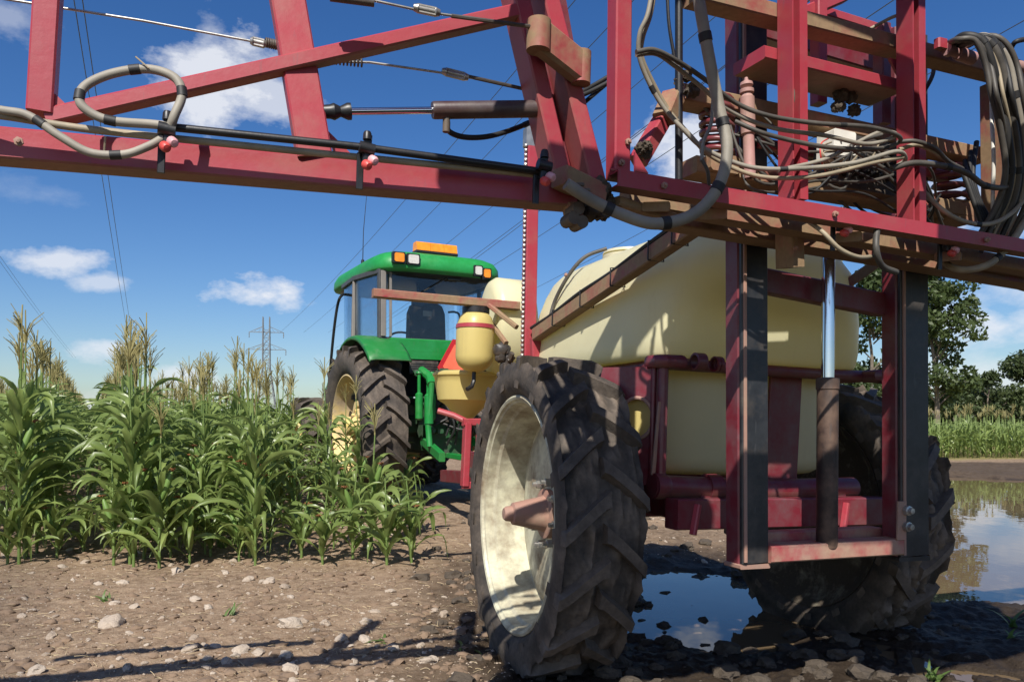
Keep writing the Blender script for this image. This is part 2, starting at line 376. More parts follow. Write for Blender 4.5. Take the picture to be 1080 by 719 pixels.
def make_ground():
    ang = np.radians(np.concatenate([np.linspace(-80, -40, 80, endpoint=False), np.linspace(-40, 42, 640, endpoint=False), np.linspace(42, 80, 78)]))
    rad = np.concatenate([np.geomspace(.9, 2.6, 40, endpoint=False), np.geomspace(2.6, 14, 430, endpoint=False), np.geomspace(14, 60, 120, endpoint=False), np.geomspace(60, 2500, 40)])
    A, Rr = np.meshgrid(ang, rad); X = Rr * np.sin(A); Y = Rr * np.cos(A)
    Z = ground_h(X, Y)
    nr, na = X.shape
    idx = np.arange(nr * na).reshape(nr, na)
    F = np.stack([idx[:-1, :-1], idx[:-1, 1:], idx[1:, 1:], idx[1:, :-1]], -1).reshape(-1, 4)[:, ::-1]
    me = bpy.data.meshes.new('ground'); V = np.stack([X, Y, Z], -1).reshape(-1, 3)
    me.vertices.add(len(V)); me.vertices.foreach_set('co', V.ravel()); me.loops.add(F.size); me.loops.foreach_set('vertex_index', F.ravel())
    me.polygons.add(len(F)); me.polygons.foreach_set('loop_start', np.arange(0, F.size, 4)); me.polygons.foreach_set('loop_total', np.full(len(F), 4)); me.update(calc_edges=True)
    me.polygons.foreach_set('use_smooth', np.ones(len(F), bool))
    wet = sst(-.95, .12, X - .05 * (Y - 4) + fbm(X * 1.5, Y * 1.5, 4, 5) * .8) * sst(8.4, 6.3, Y + fbm(X, Y, 3, 8) * 1.5)
    wet = np.maximum(wet, sst(.045, .0, Z - WATER + fbm(X * 4, Y * 4, 3, 77) * .03) * sst(.1, .5, X))
    wet = np.maximum(wet, .75 * sst(.30, .42, X / np.maximum(Y, .1)) * sst(21.4, 20.0, Y))
    at = me.attributes.new('wet', 'FLOAT', 'POINT'); at.data.foreach_set('value', wet.ravel().astype(np.float32))
    veg = sst(21.5, 23.0, Y + fbm(X * .5, Y * .5, 3, 6) * 2)
    at = me.attributes.new('veg', 'FLOAT', 'POINT'); at.data.foreach_set('value', veg.ravel().astype(np.float32))
    m, nt, b = mat('field_soil'); v = tc(nt)
    n1 = noise(nt, v, 1.7, 6, .6); n2 = noise(nt, v, 14, 6, .65); n3 = noise(nt, v, 90, 3)
    dry = mix(nt, ramp(nt, n1, [(.3, 0.), (.7, 1.)]), (.125, .081, .05), (.25, .17, .11))
    dry = mix(nt, ramp(nt, n2, [(.35, 0.), (.72, 1.)]), dry, (.36, .265, .18))
    dry = mix(nt, ramp(nt, n3, [(.60, 0.), (.74, .7)]), dry, (.45, .38, .30))
    wetc = mix(nt, n2, (.014, .010, .007), (.062, .045, .031))
    aw = N(nt, 'ShaderNodeAttribute', attribute_name='wet'); av = N(nt, 'ShaderNodeAttribute', attribute_name='veg')
    c = mix(nt, aw.outputs['Fac'], dry, wetc)
    c = mix(nt, av.outputs['Fac'], c, mix(nt, n1, (.16, .15, .05), (.34, .28, .13)))
    nt.links.new(c, b.inputs['Base Color'])
    nt.links.new(ramp(nt, mth(nt, 'MULTIPLY', aw.outputs['Fac'], mth(nt, 'ADD', n1, .3)), [(.2, .95), (.9, .52)]), b.inputs['Roughness'])
    b.inputs['Specular IOR Level'].default_value = .14
    bump(nt, b, mth(nt, 'ADD', n3, mth(nt, 'MULTIPLY', n2, 1.5)), .55, .02)
    me.materials.append(m); o = bpy.data.objects.new('ground', me); col.objects.link(o); tag(o, kind='structure')
make_ground()
def gz(x, y): return float(ground_h(np.array([float(x)]), np.array([float(y)]))[0])
# water sheet of the puddles
m, nt, b = mat('puddle_water'); v = tc(nt)
b.inputs['Base Color'].default_value = (.15, .105, .06, 1); b.inputs['Roughness'].default_value = .015; b.inputs['IOR'].default_value = 1.33
bump(nt, b, noise(nt, tc(nt, 'Object', (1, .6, 1)), 2.5, 3), .035, .05)
w_ = MB(); nx, ny = 60, 60
xs = np.linspace(.2, 22, nx); ys = np.linspace(3.4, 20, ny)
w_.add([(x, y, WATER) for y in ys for x in xs], [(j * nx + i, j * nx + i + 1, (j + 1) * nx + i + 1, (j + 1) * nx + i) for j in range(ny - 1) for i in range(nx - 1)])
tag(w_.build('puddle_water', m, None, None), kind='structure')

# ------------------------------------------------------------------ transmission line
PY = Vector(((281 - CX) / FPX * 210, 210, 0))
pyl = thing('power_pylon', 'grey steel lattice power pylon standing far beyond the corn', 'pylon', Matrix.Translation(PY) @ Matrix.Rotation(R_(12), 4, 'Z'))
HT = 28.5
leg = MB()
for sx in (-1, 1):
    for sy in (-1, 1): leg.tube([(sx * 3.1, sy * 3.1, -1), (sx * .95, sy * .95, 15), (sx * .85, sy * .85, HT - 1.5), (sx * .85, sy * .5, HT)], .13, 5)
leg.build('tower_legs', M['pylon'], pyl)
br = MB()
zs = [0, 4, 7.5, 10.5, 13, 15, 17, 19, 21, 23, 25]
def hw(z): return 3.0 - (3.0 - .95) * min(z, 15) / 15 - max(0, z - 15) * .01
for a_, b_ in zip(zs[:-1], zs[1:]):
    for k in range(4):
        c0 = [(-1, -1), (1, -1), (1, 1), (-1, 1)][k]; c1 = [(-1, -1), (1, -1), (1, 1), (-1, 1)][(k + 1) % 4]
        for (q0, q1) in ((c0, c1), (c1, c0)):
            br.tube([(q0[0] * hw(a_), q0[1] * hw(a_), a_), (q1[0] * hw(b_), q1[1] * hw(b_), b_)], .07, 4)
        br.tube([(c0[0] * hw(b_), c0[1] * hw(b_), b_), (c1[0] * hw(b_), c1[1] * hw(b_), b_)], .055, 4)
br.build('lattice', M['pylon'], pyl)
for z, wdt in ((24.4, 4.4), (19.8, 5.0)):
    ca = MB()
    for sx in (-1, 1):
        for sy in (-.6, .6):
            ca.tube([(0, sy, z), (sx * wdt, 0, z)], .085, 4); ca.tube([(sx * .6, sy, z + 1.6), (sx * wdt, 0, z)], .07, 4)
        for k in range(1, 4): ca.tube([(sx * wdt * k / 4, 0, z), (sx * wdt * (k - .6) / 4, 0, z + 1.5 * (1 - k / 4))], .05, 4)
    ca.build('cross_arm', M['pylon'], pyl)
    ins = MB()
    for sx in (-1, 1): ins.lathe([(0, .03), (.1, .16), (.3, .05), (.5, .16), (.7, .05), (.9, .16), (1.1, .05), (1.3, .14), (1.5, .03)], (sx * wdt, 0, z), (0, 0, -1), 8)
    ins.build('insulator', M['pylon'], pyl)
def wire(px, py, vpx, z, label, far=205, rad=.022):
    d0 = (z - CAMH) * FPX / (CY - py); p = dpt(px, py, d0); dirv = Vector(((vpx - CX) / FPX, 1, 0))
    pts = []
    for i in range(41):
        dd = -30 + (far + 30) * i / 40; sag = -.0000 * dd
        pts.append(p + dirv * (dd - d0) + Vector((0, 0, -2.2 * math.sin(math.pi * (dd + 30) / (far + 30)) + 2.2 * math.sin(math.pi * (d0 + 30) / (far + 30)))))
    tag(one('tube', pts, rad, 5).build('power_line', M['wire'], None, 60), label, 'power line', 'overhead power lines')
for i, (px, py, vx, z, lab) in enumerate([
    (607, 0, 222, 22, 'thin overhead cable crossing the sky left of the slanted boom end posts'),
    (645, 25, 238, 22, 'thin overhead cable passing behind the top of the upright boom post'),
    (761, 12, 245, 22, 'thin overhead cable passing behind the thick grey hose, higher of the two there'),
    (771, 64, 262, 18, 'thin overhead cable passing behind the coil spring and down over the green cab roof'),
    (855, 0, 270, 18, 'thin overhead cable glimpsed through the open boom frame left of the slotted uprights'),
    (943, 0, 262, 18, 'thin overhead cable touching the top of the right slotted upright'),
    (1080, 22, 300, 18, 'thin overhead cable in the open sky right of the frame above the hose bundle')]):
    wire(px, py, vx, z, lab)
for (px, py, vx, z, lab) in [(78, 0, 150, 24, 'left cable of the steep pair hanging in the sky above the corn rows'), (87, 0, 153, 24, 'right cable of the steep pair hanging in the sky above the corn rows'),
                             (-10, 256, 124, 32, 'low cable slanting across the sky at the far left edge'), (0, 276, 122, 32, 'lowest cable slanting down to the gap between the corn rows')]:
    wire(px, py, vx, z, lab, 420, .03)

# ------------------------------------------------------------------ trees and bushes
def leaf_cloud(centres, n, size, rng):
    """leaf faces in clumps; returns verts, faces, tone per vertex"""
    c = np.array([p for p, r in centres]); r = np.array([q for p, q in centres])
    wgt = r ** 2; k = rng.choice(len(c), n, p=wgt / wgt.sum())
    d = rng.normal(size=(n, 3)); d /= np.linalg.norm(d, axis=1)[:, None]
    pos = c[k] + d * (r[k] * rng.uniform(.25, 1.08, n) ** .6)[:, None] * np.array([1, 1, .8])
    a = rng.normal(size=(n, 3)); a /= np.linalg.norm(a, axis=1)[:, None]
    b_ = np.cross(a, rng.normal(size=(n, 3))); b_ /= np.linalg.norm(b_, axis=1)[:, None]
    s = size * rng.uniform(.6, 1.35, n)[:, None]
    V = np.stack([pos - a * s, pos + b_ * s * .55, pos + a * s, pos - b_ * s * .55], 1).reshape(-1, 3)
    F = np.arange(4 * n).reshape(-1, 4); tone = np.repeat(rng.uniform(0, 1, len(c))[k] * .6 + rng.uniform(0, .4, n), 4)
    return V, F, tone
def leaf_object(name, V, F, tone, m, parent=None):
    me = bpy.data.meshes.new(name); me.from_pydata(V.tolist(), [], F.tolist()); me.update()
    at = me.attributes.new('tone', 'FLOAT', 'POINT'); at.data.foreach_set('value', tone.astype(np.float32))
    me.materials.append(m); o = bpy.data.objects.new(name, me); col.objects.link(o)
    if parent is not None: o.parent = parent
    return o
def tree(name, label, x, y, H, spread, crown0, nleaf, size, seed, tr=.14, m='leaf_tree', clumps=38, group=None, airy=1.0):
    rng = np.random.default_rng(seed); root = thing(name, label, 'tree' if 'bush' not in name else 'bush', Matrix.Translation((x, y, -.1)), group)
    tk = MB(); pts = [Vector((rng.normal() * .02 * H * i / 6, rng.normal() * .02 * H * i / 6, H * .93 * i / 6)) for i in range(7)]
    tk.tube(spline(pts, 3), tr, 8, taper=tr * .12); cs = []
    for i in range(clumps):
        z = rng.uniform(crown0, 1.0) * H; k = (z / H - crown0) / (1 - crown0); rad = spread * math.sin(math.pi * min(.97, .18 + .78 * k)) * rng.uniform(.35, 1.0)
        a = rng.uniform(0, 2 * math.pi); e = Vector((math.cos(a) * rad, math.sin(a) * rad, z))
        zi = max(.2, z - rad * .7); st = Vector((0, 0, zi)); mid = (st + e) / 2 + Vector((0, 0, rad * .12))
        tk.tube(spline([st, mid, e], 3), tr * .32, 5, taper=tr * .05)
        cs.append((tuple(e), spread * rng.uniform(.18, .36) * airy))
        cs.append((tuple(mid), spread * rng.uniform(.12, .22) * airy))
    tk.build('trunk', M['trunk'], root)
    V, F, tone = leaf_cloud(cs, nleaf, size, rng); leaf_object('crown', V, F, tone, M[m], root)
def pos_d(px, d): return ((px - CX) / FPX * d, d)
x, y = pos_d(988, 44); tree('broadleaf_tree', 'tall airy tree with pale trunk foot right of the steel boom mast', x, y, 10.9, 2.5, .18, 8200, .14, 3, .16, clumps=58, airy=.84)
x, y = pos_d(921, 47); tree('broadleaf_tree', 'dark leafy tree seen between the cream tank and the right boom mast', x, y, 10.8, 2.2, .08, 7500, .15, 4, .16)
x, y = pos_d(878, 52); tree('broadleaf_tree', 'tree mostly hidden behind the cream tank, its edge by the orange strut', x, y, 11.5, 2.6, .1, 4000, .16, 9, .16)
x, y = pos_d(1042, 58); tree('rounded_bush', 'rounded dark bush on the skyline beyond the right corn strip', x, y, 4.6, 2.6, .05, 6000, .15, 5, .12, 'leaf_bush', 26)
x, y = pos_d(1082, 60); tree('rounded_bush', 'largest dense bush at the right edge of the skyline', x, y, 5.9, 3.4, .03, 8000, .16, 6, .14, 'leaf_bush', 30)
x, y = pos_d(1006, 54); tree('rounded_bush', 'low bush at the foot of the tall airy tree', x, y, 3.3, 2.0, .03, 4500, .14, 7, .1, 'leaf_bush', 20)
x, y = pos_d(962, 52); tree('rounded_bush', 'low bush just behind the right boom mast', x, y, 2.9, 2.2, .03, 4500, .14, 8, .1, 'leaf_bush', 20)
x, y = pos_d(1020, 66); tree('rounded_bush', 'dark bush in the middle distance between the airy tree and the rounded bushes', x, y, 4.6, 3.6, .03, 7000, .16, 26, .14, 'leaf_bush', 30)
x, y = pos_d(1130, 57); tree('rounded_bush', 'bush beyond the right edge of the field view', x, y, 5.0, 3.0, .03, 5000, .16, 16, .14, 'leaf_bush', 24)
# far wood along the horizon
rng = np.random.default_rng(12); cs = []
for i in range(150):
    a = rng.uniform(-.75, .85); d = rng.uniform(150, 220) if a < .3 else rng.uniform(75, 120); cs.append(((a * d, d, rng.uniform(.5, 2.6)), rng.uniform(2.0, 4.2)))
V, F, tone = leaf_cloud(cs, 22000, .45, rng); tag(leaf_object('far_wood', V, F, tone, M['leaf_bush']), 'low dark line of distant woodland along the horizon', 'woodland', kind='stuff')
# dry grass bank behind the right strip
rng = np.random.default_rng(5); n = 9000
gx = rng.uniform(12, 60, n); gy = rng.uniform(30, 46, n); hgt = rng.uniform(.3, .9, n); ww = .02
V = np.stack([np.stack([gx - ww, gy, 0 * gx - .05], -1), np.stack([gx + ww, gy, 0 * gx - .05], -1), np.stack([gx + rng.normal(0, .1, n), gy + rng.normal(0, .1, n), hgt], -1)], 1).reshape(-1, 3)
tag(leaf_object('dry_grass', V, np.arange(3 * n).reshape(-1, 3), np.repeat(rng.uniform(0, 1, n), 3), M['drygrass']), 'strip of tall dry grass in front of the bushes', 'grass', kind='stuff')
# ------------------------------------------------------------------ corn
def corn_meshes(seed, H=1.65, nl=12, hi=True, tasselled=True):
    """stalk, foliage, tassel, ears as plain vertex/face lists"""
    rng = random.Random(seed); nrng = np.random.default_rng(seed)
    st = MB(); lean = Vector((rng.uniform(-.06, .06), rng.uniform(-.06, .06), 0))
    def at(z): return Vector((lean.x * (z / H) ** 2, lean.y * (z / H) ** 2, z)) + Vector((0, 0, 0))
    if hi:
        pts = [at(H * i / 7) for i in range(8)]; st.tube(pts, .0125, 7, taper=.0055)
        for i in range(1, 9): st.lathe([(-.006, .0115), (0, .0145 - i * .0006), (.006, .0115)], at(H * i / 9.5), (0, 0, 1), 7)
    else: st.tube([at(-.05), at(H * .5), at(H)], .013, 4, taper=.006)
    lv = []; lf = []; tone = []
    az0 = rng.uniform(0, math.pi)
    for i in range(nl):
        k = i / (nl - 1); z = .06 + k * (H - .42); az = az0 + (i % 2) * math.pi + rng.uniform(-1.3, 1.3)
        L = (.30 + .27 * math.sin(math.pi * min(1, .12 + k * .85))) * rng.uniform(.8, 1.2); wd = (.019 + .012 * math.sin(math.pi * k)) * rng.uniform(.85, 1.15)
        th0 = R_(rng.uniform(18, 42) if k < .75 else rng.uniform(18, 40)); droop = R_(rng.uniform(95, 185) - 30 * k); ns = 11 if hi else 5; cr = 4 if hi else 2
        p = at(z); o = len(lv); th = th0; step = L / ns; dh = Vector((math.cos(az), math.sin(az), 0)); tw = rng.uniform(-1.5, 1.5); kink = rng.choice([0, 0, 1]) * rng.uniform(.35, .7); ph = rng.uniform(0, 6)
        wob = rng.uniform(-1.6, 1.6)
        tn = rng.uniform(.0, .8) * (.45 + .55 * k); tn = 1.6 if (k < .16 and rng.random() < .35) else tn
        for j in range(ns + 1):
            s_ = j / ns; d_ = dh * math.sin(th) + Vector((0, 0, math.cos(th)))
            side = Vector((-math.sin(az), math.cos(az), 0)); nrm = side.cross(d_); side2 = side * math.cos(tw * s_) + nrm * math.sin(tw * s_); nrm2 = d_.cross(side2)
            ww = wd * (min(1, .45 + s_ * 3.2) * (1 - max(0, (s_ - .35) / .65) ** 2.0)) + .0015
            rip = .35 * ww * math.sin(s_ * 19 + ph) if hi else 0
            if cr == 4:
                row = [p - side2 * ww + nrm2 * (ww * .32 + rip), p - side2 * ww * .5 + nrm2 * ww * .06, p - nrm2 * ww * .10, p + side2 * ww * .5 + nrm2 * ww * .06, p + side2 * ww + nrm2 * (ww * .32 - rip)]
            else: row = [p - side2 * ww + nrm2 * ww * .3, p, p + side2 * ww + nrm2 * ww * .3]
            lv += [tuple(q) for q in row]; tone += [min(1, tn + .12 * (x_ == cr // 2)) for x_ in range(cr + 1)]
            p = p + d_ * step; az += wob * step; dh = Vector((math.cos(az), math.sin(az), 0))
            th += droop * step / L * (.25 + 1.5 * s_) + (kink * 1.6 if j == int(ns * .55) else 0); th = min(th, R_(172))
        m_ = cr + 1
        for j in range(ns):
            for c_ in range(cr): lf.append((o + j * m_ + c_, o + j * m_ + c_ + 1, o + (j + 1) * m_ + c_ + 1, o + (j + 1) * m_ + c_))
    ta = MB()
    if tasselled:
        top = at(H); tl = rng.uniform(.25, .36)
        sg = 4 if hi else 3
        ta.tube([top, top + Vector((0, 0, tl * .5)), top + Vector((rng.uniform(-.015, .015), 0, tl))], .0075 if hi else .009, sg, taper=.005)
        for i in range(13 if hi else 7):
            a = rng.uniform(0, 6.28); z0 = tl * rng.uniform(.05, .42); l_ = rng.uniform(.12, .22); o_ = R_(rng.uniform(8, 32)); q = top + Vector((0, 0, z0))
            e = q + Vector((math.cos(a) * math.sin(o_), math.sin(a) * math.sin(o_), math.cos(o_))) * l_; mid = (q + e) / 2 + Vector((0, 0, .018))
            ta.tube([q, mid, e + Vector((math.cos(a), math.sin(a), -.3)) * .02], .0042 if hi else .007, 3, taper=.0028)
    ea = []
    if hi:
        for i in range(rng.choice([1, 1, 2])):
            z = H * rng.uniform(.36, .55); a = rng.uniform(0, 6.28); d_ = Vector((math.cos(a) * .35, math.sin(a) * .35, .93)).normalized(); p = at(z) + Vector((math.cos(a), math.sin(a), 0)) * .012
            e = MB(); e.lathe([(0, .008), (.03, .019), (.08, .025), (.14, .024), (.19, .017), (.225, .007)], p, d_, 9)
            sk = MB()
            for j in range(9): sk.tube([p + d_ * .215, p + d_ * .25 + Vector((rng.uniform(-.02, .02), rng.uniform(-.02, .02), 0)), p + d_ * .255 + Vector((rng.uniform(-.04, .04), rng.uniform(-.04, .04), -.015))], .004, 3)
            ea.append((e, sk))
    return st, (np.array(lv), lf, np.array(tone)), ta, ea
def mesh_tone(name, lv, lf, tone, m, parent=None, link=True):
    me = bpy.data.meshes.new(name); me.from_pydata(lv.tolist(), [], lf); me.update(); me.polygons.foreach_set('use_smooth', [True] * len(me.polygons))
    at = me.attributes.new('tone', 'FLOAT', 'POINT'); at.data.foreach_set('value', tone.astype(np.float32)); me.materials.append(m)
    o = bpy.data.objects.new(name, me)
    if link: col.objects.link(o)
    if parent is not None: o.parent = parent
    return o
HOLD = bpy.data.collections.new('unlinked')          # never put into the scene: only keeps the first plant of each kind until it is placed
class Proto:
    def __init__(self, seed, H, nl, tas=True):
        st, (lv, lf, tn), ta, ea = corn_meshes(seed, H, nl, True, tas)
        self.parts = [('stalk', st.build('stalk', M['cornstalk'], None, 60, False), None), ('leaves', mesh_tone('leaves', lv, lf, tn, M['cornleaf'], None, False), None)]
        if tas: self.parts.append(('tassel', ta.build('tassel', M['tassel'], None, 60, False), None))
        for e, sk in ea: self.parts.append(('ear', e.build('ear', M['husk'], None, 60, False), sk.build('silk', M['silk'], None, 60, False)))
    def place(self, x, y, z, rot, sc, label, group):
        root = thing('corn_plant', label, 'corn plant', Matrix.Translation((x, y, z)) @ Matrix.Rotation(rot, 4, 'Z') @ Matrix.Diagonal((sc, sc, sc, 1)), group)
        for n_, o, sub in self.parts:
            c = o.copy(); col.objects.link(c); c.parent = root
            if sub is not None: d = sub.copy(); col.objects.link(d); d.parent = c
TALL = [Proto(100 + i, 1.42 + .06 * (i % 5), 21, True) for i in range(12)]
SHORT = [Proto(200 + i, .62 + .09 * i, 15, i == 4) for i in range(5)]
rng = random.Random(4); spots = []
def qp(q, p): return (q * .883 - p * .469, q * .469 + p * .883)
starts = {-1: 7.3, 0: 6.62, 1: 6.35, 2: 8.2}
for r in range(-30, 3):
    q0 = .32 + r * .80; p = starts.get(r, 7.3 + .08 * abs(r)) + rng.uniform(0, .15)
    while p < 55:
        q = q0 + rng.uniform(-.07, .07) + (rng.choice([-.25, .22, 0, 0]) if r in (1, 2) and p > 7 else 0); x, y = qp(q, p); dpx = (x / y) * FPX + CX
        if -160 < dpx < 470: spots.append((y, x, y, r, p))
        p += rng.uniform(.12, .2) if r > -2 and p < 10 else rng.uniform(.17, .27) if r > -3 else rng.uniform(.2, .3)
# headland plants in front of the tractor wheel (short)
for (px, py, sh) in [(408, 596, 1), (434, 592, 1), (392, 582, 1), (420, 574, 1), (372, 590, 1), (442, 568, 1), (352, 580, 0), (332, 568, 0), (400, 558, 1), (427, 550, 1), (318, 590, 1), (340, 596, 1), (360, 562, 1), (380, 556, 0), (345, 552, 0), (312, 572, 0), (364, 548, 0), (410, 545, 1), (252, 592, 1), (222, 588, 1), (200, 594, 1), (270, 580, 0), (180, 590, 1), (238, 572, 0), (208, 570, 0), (120, 598, 1), (168, 600, 1), (60, 590, 1), (8, 596, 1), (88, 585, 1)]:
    g = gpt(px, py, .06); spots.append((g.y - 3, g.x, g.y, 90 + sh, 0))
spots.sort()
vis = [s_ for s_ in spots if -60 < s_[1] / s_[2] * FPX + CX < 470]; others = []
ROWN = {2: 'second row from the tractor wheel', 1: 'third row from the tractor wheel', 0: 'row right of the open gap', -1: 'row left of the open gap'}
SPECIAL = {0: 'front corn plant of the row beside the open gap, bushy down to the soil', 1: 'tall end plant of the middle row carrying a big green ear by its base', 2: 'end corn plant of the row nearest the tractor wheel', -1: 'first corn plant of the left row at the picture edge'}
seen = set(); nshort = 0
SHL = ['short corn plant closest to the rear wheel of the green tractor', 'short corn plant leaning over the stony ground by the tractor']
for i, s_ in enumerate(vis):
    _, x, y, r, p = s_
    if i >= 296: others.append(s_); continue
    if r >= 90:
        lab = 'short corn plant without a tall tassel in the clump before the tractor wheel' if x / y > -.30 else 'short leafy corn plant filling the front edge of the tall rows'; pr = SHORT[rng.randrange(5)] if r == 91 else TALL[rng.randrange(12)]; sc = rng.uniform(.86, 1.05) * (1 if r == 91 else .80)
        if r == 90: lab = 'medium tall corn plant between the end of the rows and the tractor wheel' if x / y > -.30 else 'medium tall corn plant in the gap between the front ends of the rows'
        grp = 'corn plants along the front edge'
    else:
        pr = TALL[rng.randrange(12)]; sc = rng.uniform(.93, 1.08) * ((1.03 if p < 9 else .98) if r in (0, -1) else .90 if r == 1 else .86)
        if r in SPECIAL and r not in seen: lab = SPECIAL[r]; seen.add(r)
        elif r in ROWN: lab = 'tasselled green corn plant further along the ' + ROWN[r]
        else: lab = 'tasselled green corn plant in the rows at the far left of the field'
        grp = 'corn plants standing in rows'
    pr.place(x, y, gz(x, y) - .02, rng.uniform(0, 6.28), sc, lab, grp)
others += [s_ for s_ in spots if s_ not in set(vis)]
def joined(name, spots_, kinds, label, scl):
    """one mesh of everything past the individually built plants"""
    Vs, Fs, Mi, To = [], [], [], []; off = 0
    packs = []
    for st, (lv, lf, tn), ta, _ in kinds:
        v = np.concatenate([np.array(st.v), lv] + ([np.array(ta.v)] if ta.v else [])); n0 = len(st.v); n1 = n0 + len(lv)
        f = [list(q) for q in st.f] + [[i + n0 for i in q] for q in lf] + [[i + n1 for i in q] for q in ta.f]
        packs.append((v, f, [0] * len(st.f) + [1] * len(lf) + [2] * len(ta.f), np.concatenate([np.full(n0, .4), tn, np.full(len(ta.v), .5)])))
    for s_ in spots_:
        _, x, y, r, p = s_; v, f, mi, to = packs[rng.randrange(len(packs))]; a = rng.uniform(0, 6.28); sc = scl * rng.uniform(.9, 1.1)
        c_, sn = math.cos(a) * sc, math.sin(a) * sc
        Vs.append(np.stack([v[:, 0] * c_ - v[:, 1] * sn + x, v[:, 0] * sn + v[:, 1] * c_ + y, v[:, 2] * sc + gz(x, y) - .02], -1)); Fs += [[i + off for i in q] for q in f]; Mi += mi; To.append(np.clip(to + rng.uniform(-.15, .15), 0, 1)); off += len(v)
    me = bpy.data.meshes.new(name); me.from_pydata(np.concatenate(Vs).tolist(), [], Fs); me.update()
    for k in ('cornstalk', 'cornleaf', 'tassel'): me.materials.append(M[k])
    me.polygons.foreach_set('material_index', Mi); me.polygons.foreach_set('use_smooth', [True] * len(Mi))
    at = me.attributes.new('tone', 'FLOAT', 'POINT'); at.data.foreach_set('value', np.concatenate(To).astype(np.float32))
    o = bpy.data.objects.new(name, me); col.objects.link(o); tag(o, label, 'corn', kind='stuff')
low = [corn_meshes(300 + i, 1.44 + .06 * (i % 3), 18, False) for i in range(6)]
joined('corn_field', others, low, 'rest of the corn field reaching back behind the nearer plants', .98)
lowr = [corn_meshes(320 + i, 1.2, 11, False, i % 3 == 0) for i in range(5)]
sp2 = []
for k in range(7):
    for i in range(190):
        sp2.append((0, 9.2 + i * .19 + rng.uniform(-.06, .06), 23.6 + k * .75 + rng.uniform(-.1, .1) - i * .02, 0, 0))
joined('corn_strip', sp2, lowr, 'strip of shorter green corn across the puddle on the right', 1.0)

# ------------------------------------------------------------------ stones, weeds, straw
def stone_mesh(seed):
    m_ = MB(); r = random.Random(seed); m_.blob((0, 0, 0), 1, seed, .42, 1.1, 3, (r.uniform(.9, 1.35), r.uniform(.7, 1.0), r.uniform(.42, .68)))
    return m_
m, nt, b = mat('limestone'); v = tc(nt); oi = N(nt, 'ShaderNodeObjectInfo'); n = noise(nt, v, 2.5, 6, .65)
nt.links.new(mix(nt, mth(nt, 'ADD', mth(nt, 'MULTIPLY', n, .6), mth(nt, 'MULTIPLY', oi.outputs['Random'], .4)), (.24, .175, .12), (.55, .47, .38)), b.inputs['Base Color']); b.inputs['Roughness'].default_value = .9
bump(nt, b, n, .4, .08); M['stone'] = m
stones = [stone_mesh(i).build('stone', M['stone'], None, 40, False) for i in range(8)]
BIG = [(118, 663, .105, 'broad flat buff stone half sunk in the soil at the lower left'), (307, 663, .075, 'pale angular stone in the middle of the bare ground'), (387, 657, .05, 'rounded whitish stone near the near tyre, larger of the touching pair'), (395, 647, .034, 'small white stone sitting just behind a larger whitish one'), (200, 693, .055, 'light block shaped stone near the bottom of the bare ground'), (38, 712, .045, 'pale grey stone at the very bottom left corner'), (262, 618, .045, 'bright white stone below the front corn plants'), (283, 620, .05, 'leaning pale stone below the front corn plants'), (253, 694, .045, 'rounded buff stone at the bottom centre of the bare ground'), (205, 680, .04, 'grey white stone left of the bottom block shaped stone'), (360, 675, .045, 'flat pale stone beside the trampled grass blades'), (300, 625, .04, 'chalky stone at the foot of the middle corn row'), (412, 625, .04, 'light stone right of the middle corn row foot'), (440, 610, .04, 'pale stone in front of the short corn clump'), (332, 668, .034, 'small pale stone beside the pale angular stone')]
for px, py, r, lab in BIG:
    r *= .85
    g = gpt(px, py, .04); o = stones[rng.randrange(8)].copy(); col.objects.link(o)
    o.location = (g.x, g.y, gz(g.x, g.y) + r * .12); o.scale = (r, r, r); o.rotation_euler = (rng.uniform(-.3, .3), rng.uniform(-.3, .3), rng.uniform(0, 6.28)); tag(o, lab, 'stone', 'stones on the bare ground')
cnt = 0
while cnt < 230:
    px = rng.uniform(-20, 520) if rng.random() < .85 else rng.uniform(640, 780); py = rng.uniform(545, 722) if px < 600 else rng.uniform(545, 590); g = gpt(px, py, .04)
    if px > 490 and py > 590: continue
    r = rng.choice([.012, .014, .018, .022, .027, .034]) * rng.uniform(.8, 1.2)
    o = stones[rng.randrange(8)].copy(); col.objects.link(o); o.location = (g.x, g.y, gz(g.x, g.y) + r * .15); o.scale = (r, r, r); o.rotation_euler = (rng.uniform(-.5, .5), rng.uniform(-.5, .5), rng.uniform(0, 6.28))
    tag(o, 'small pale fieldstone lying scattered on the brown soil' if px < 600 else 'small pale stone on the soil beyond the puddle', 'stone', 'stones on the bare ground'); cnt += 1
nr = np.random.default_rng(8); n = 16000
u_ = nr.uniform(size=n); yy = 2.9 * (16 / 2.9) ** u_; xx = nr.uniform(-.72, .62, n) * yy; keep = (xx < .1 + .0 * yy) | (yy > 6.8); keep &= puddle(xx, yy) < .05
xx, yy = xx[keep], yy[keep]; n = len(xx); rr = .0022 + .0075 * nr.uniform(size=n) ** 2.5; zz = ground_h(xx, yy) + rr * .2
oc = np.array([(1, 0, 0), (-1, 0, 0), (0, 1, 0), (0, -1, 0), (0, 0, .7), (0, 0, -.7)]); of = np.array([(0, 2, 4), (2, 1, 4), (1, 3, 4), (3, 0, 4), (2, 0, 5), (1, 2, 5), (3, 1, 5), (0, 3, 5)])
V = (oc[None] * nr.uniform(.6, 1.5, (n, 6, 1)) * rr[:, None, None]); a = nr.uniform(0, 6.28, n); ca, sa = np.cos(a)[:, None], np.sin(a)[:, None]
V = np.stack([V[..., 0] * ca - V[..., 1] * sa + xx[:, None], V[..., 0] * sa + V[..., 1] * ca + yy[:, None], V[..., 2] + zz[:, None]], -1)
F = (of[None] + (np.arange(n) * 6)[:, None, None]).reshape(-1, 3)
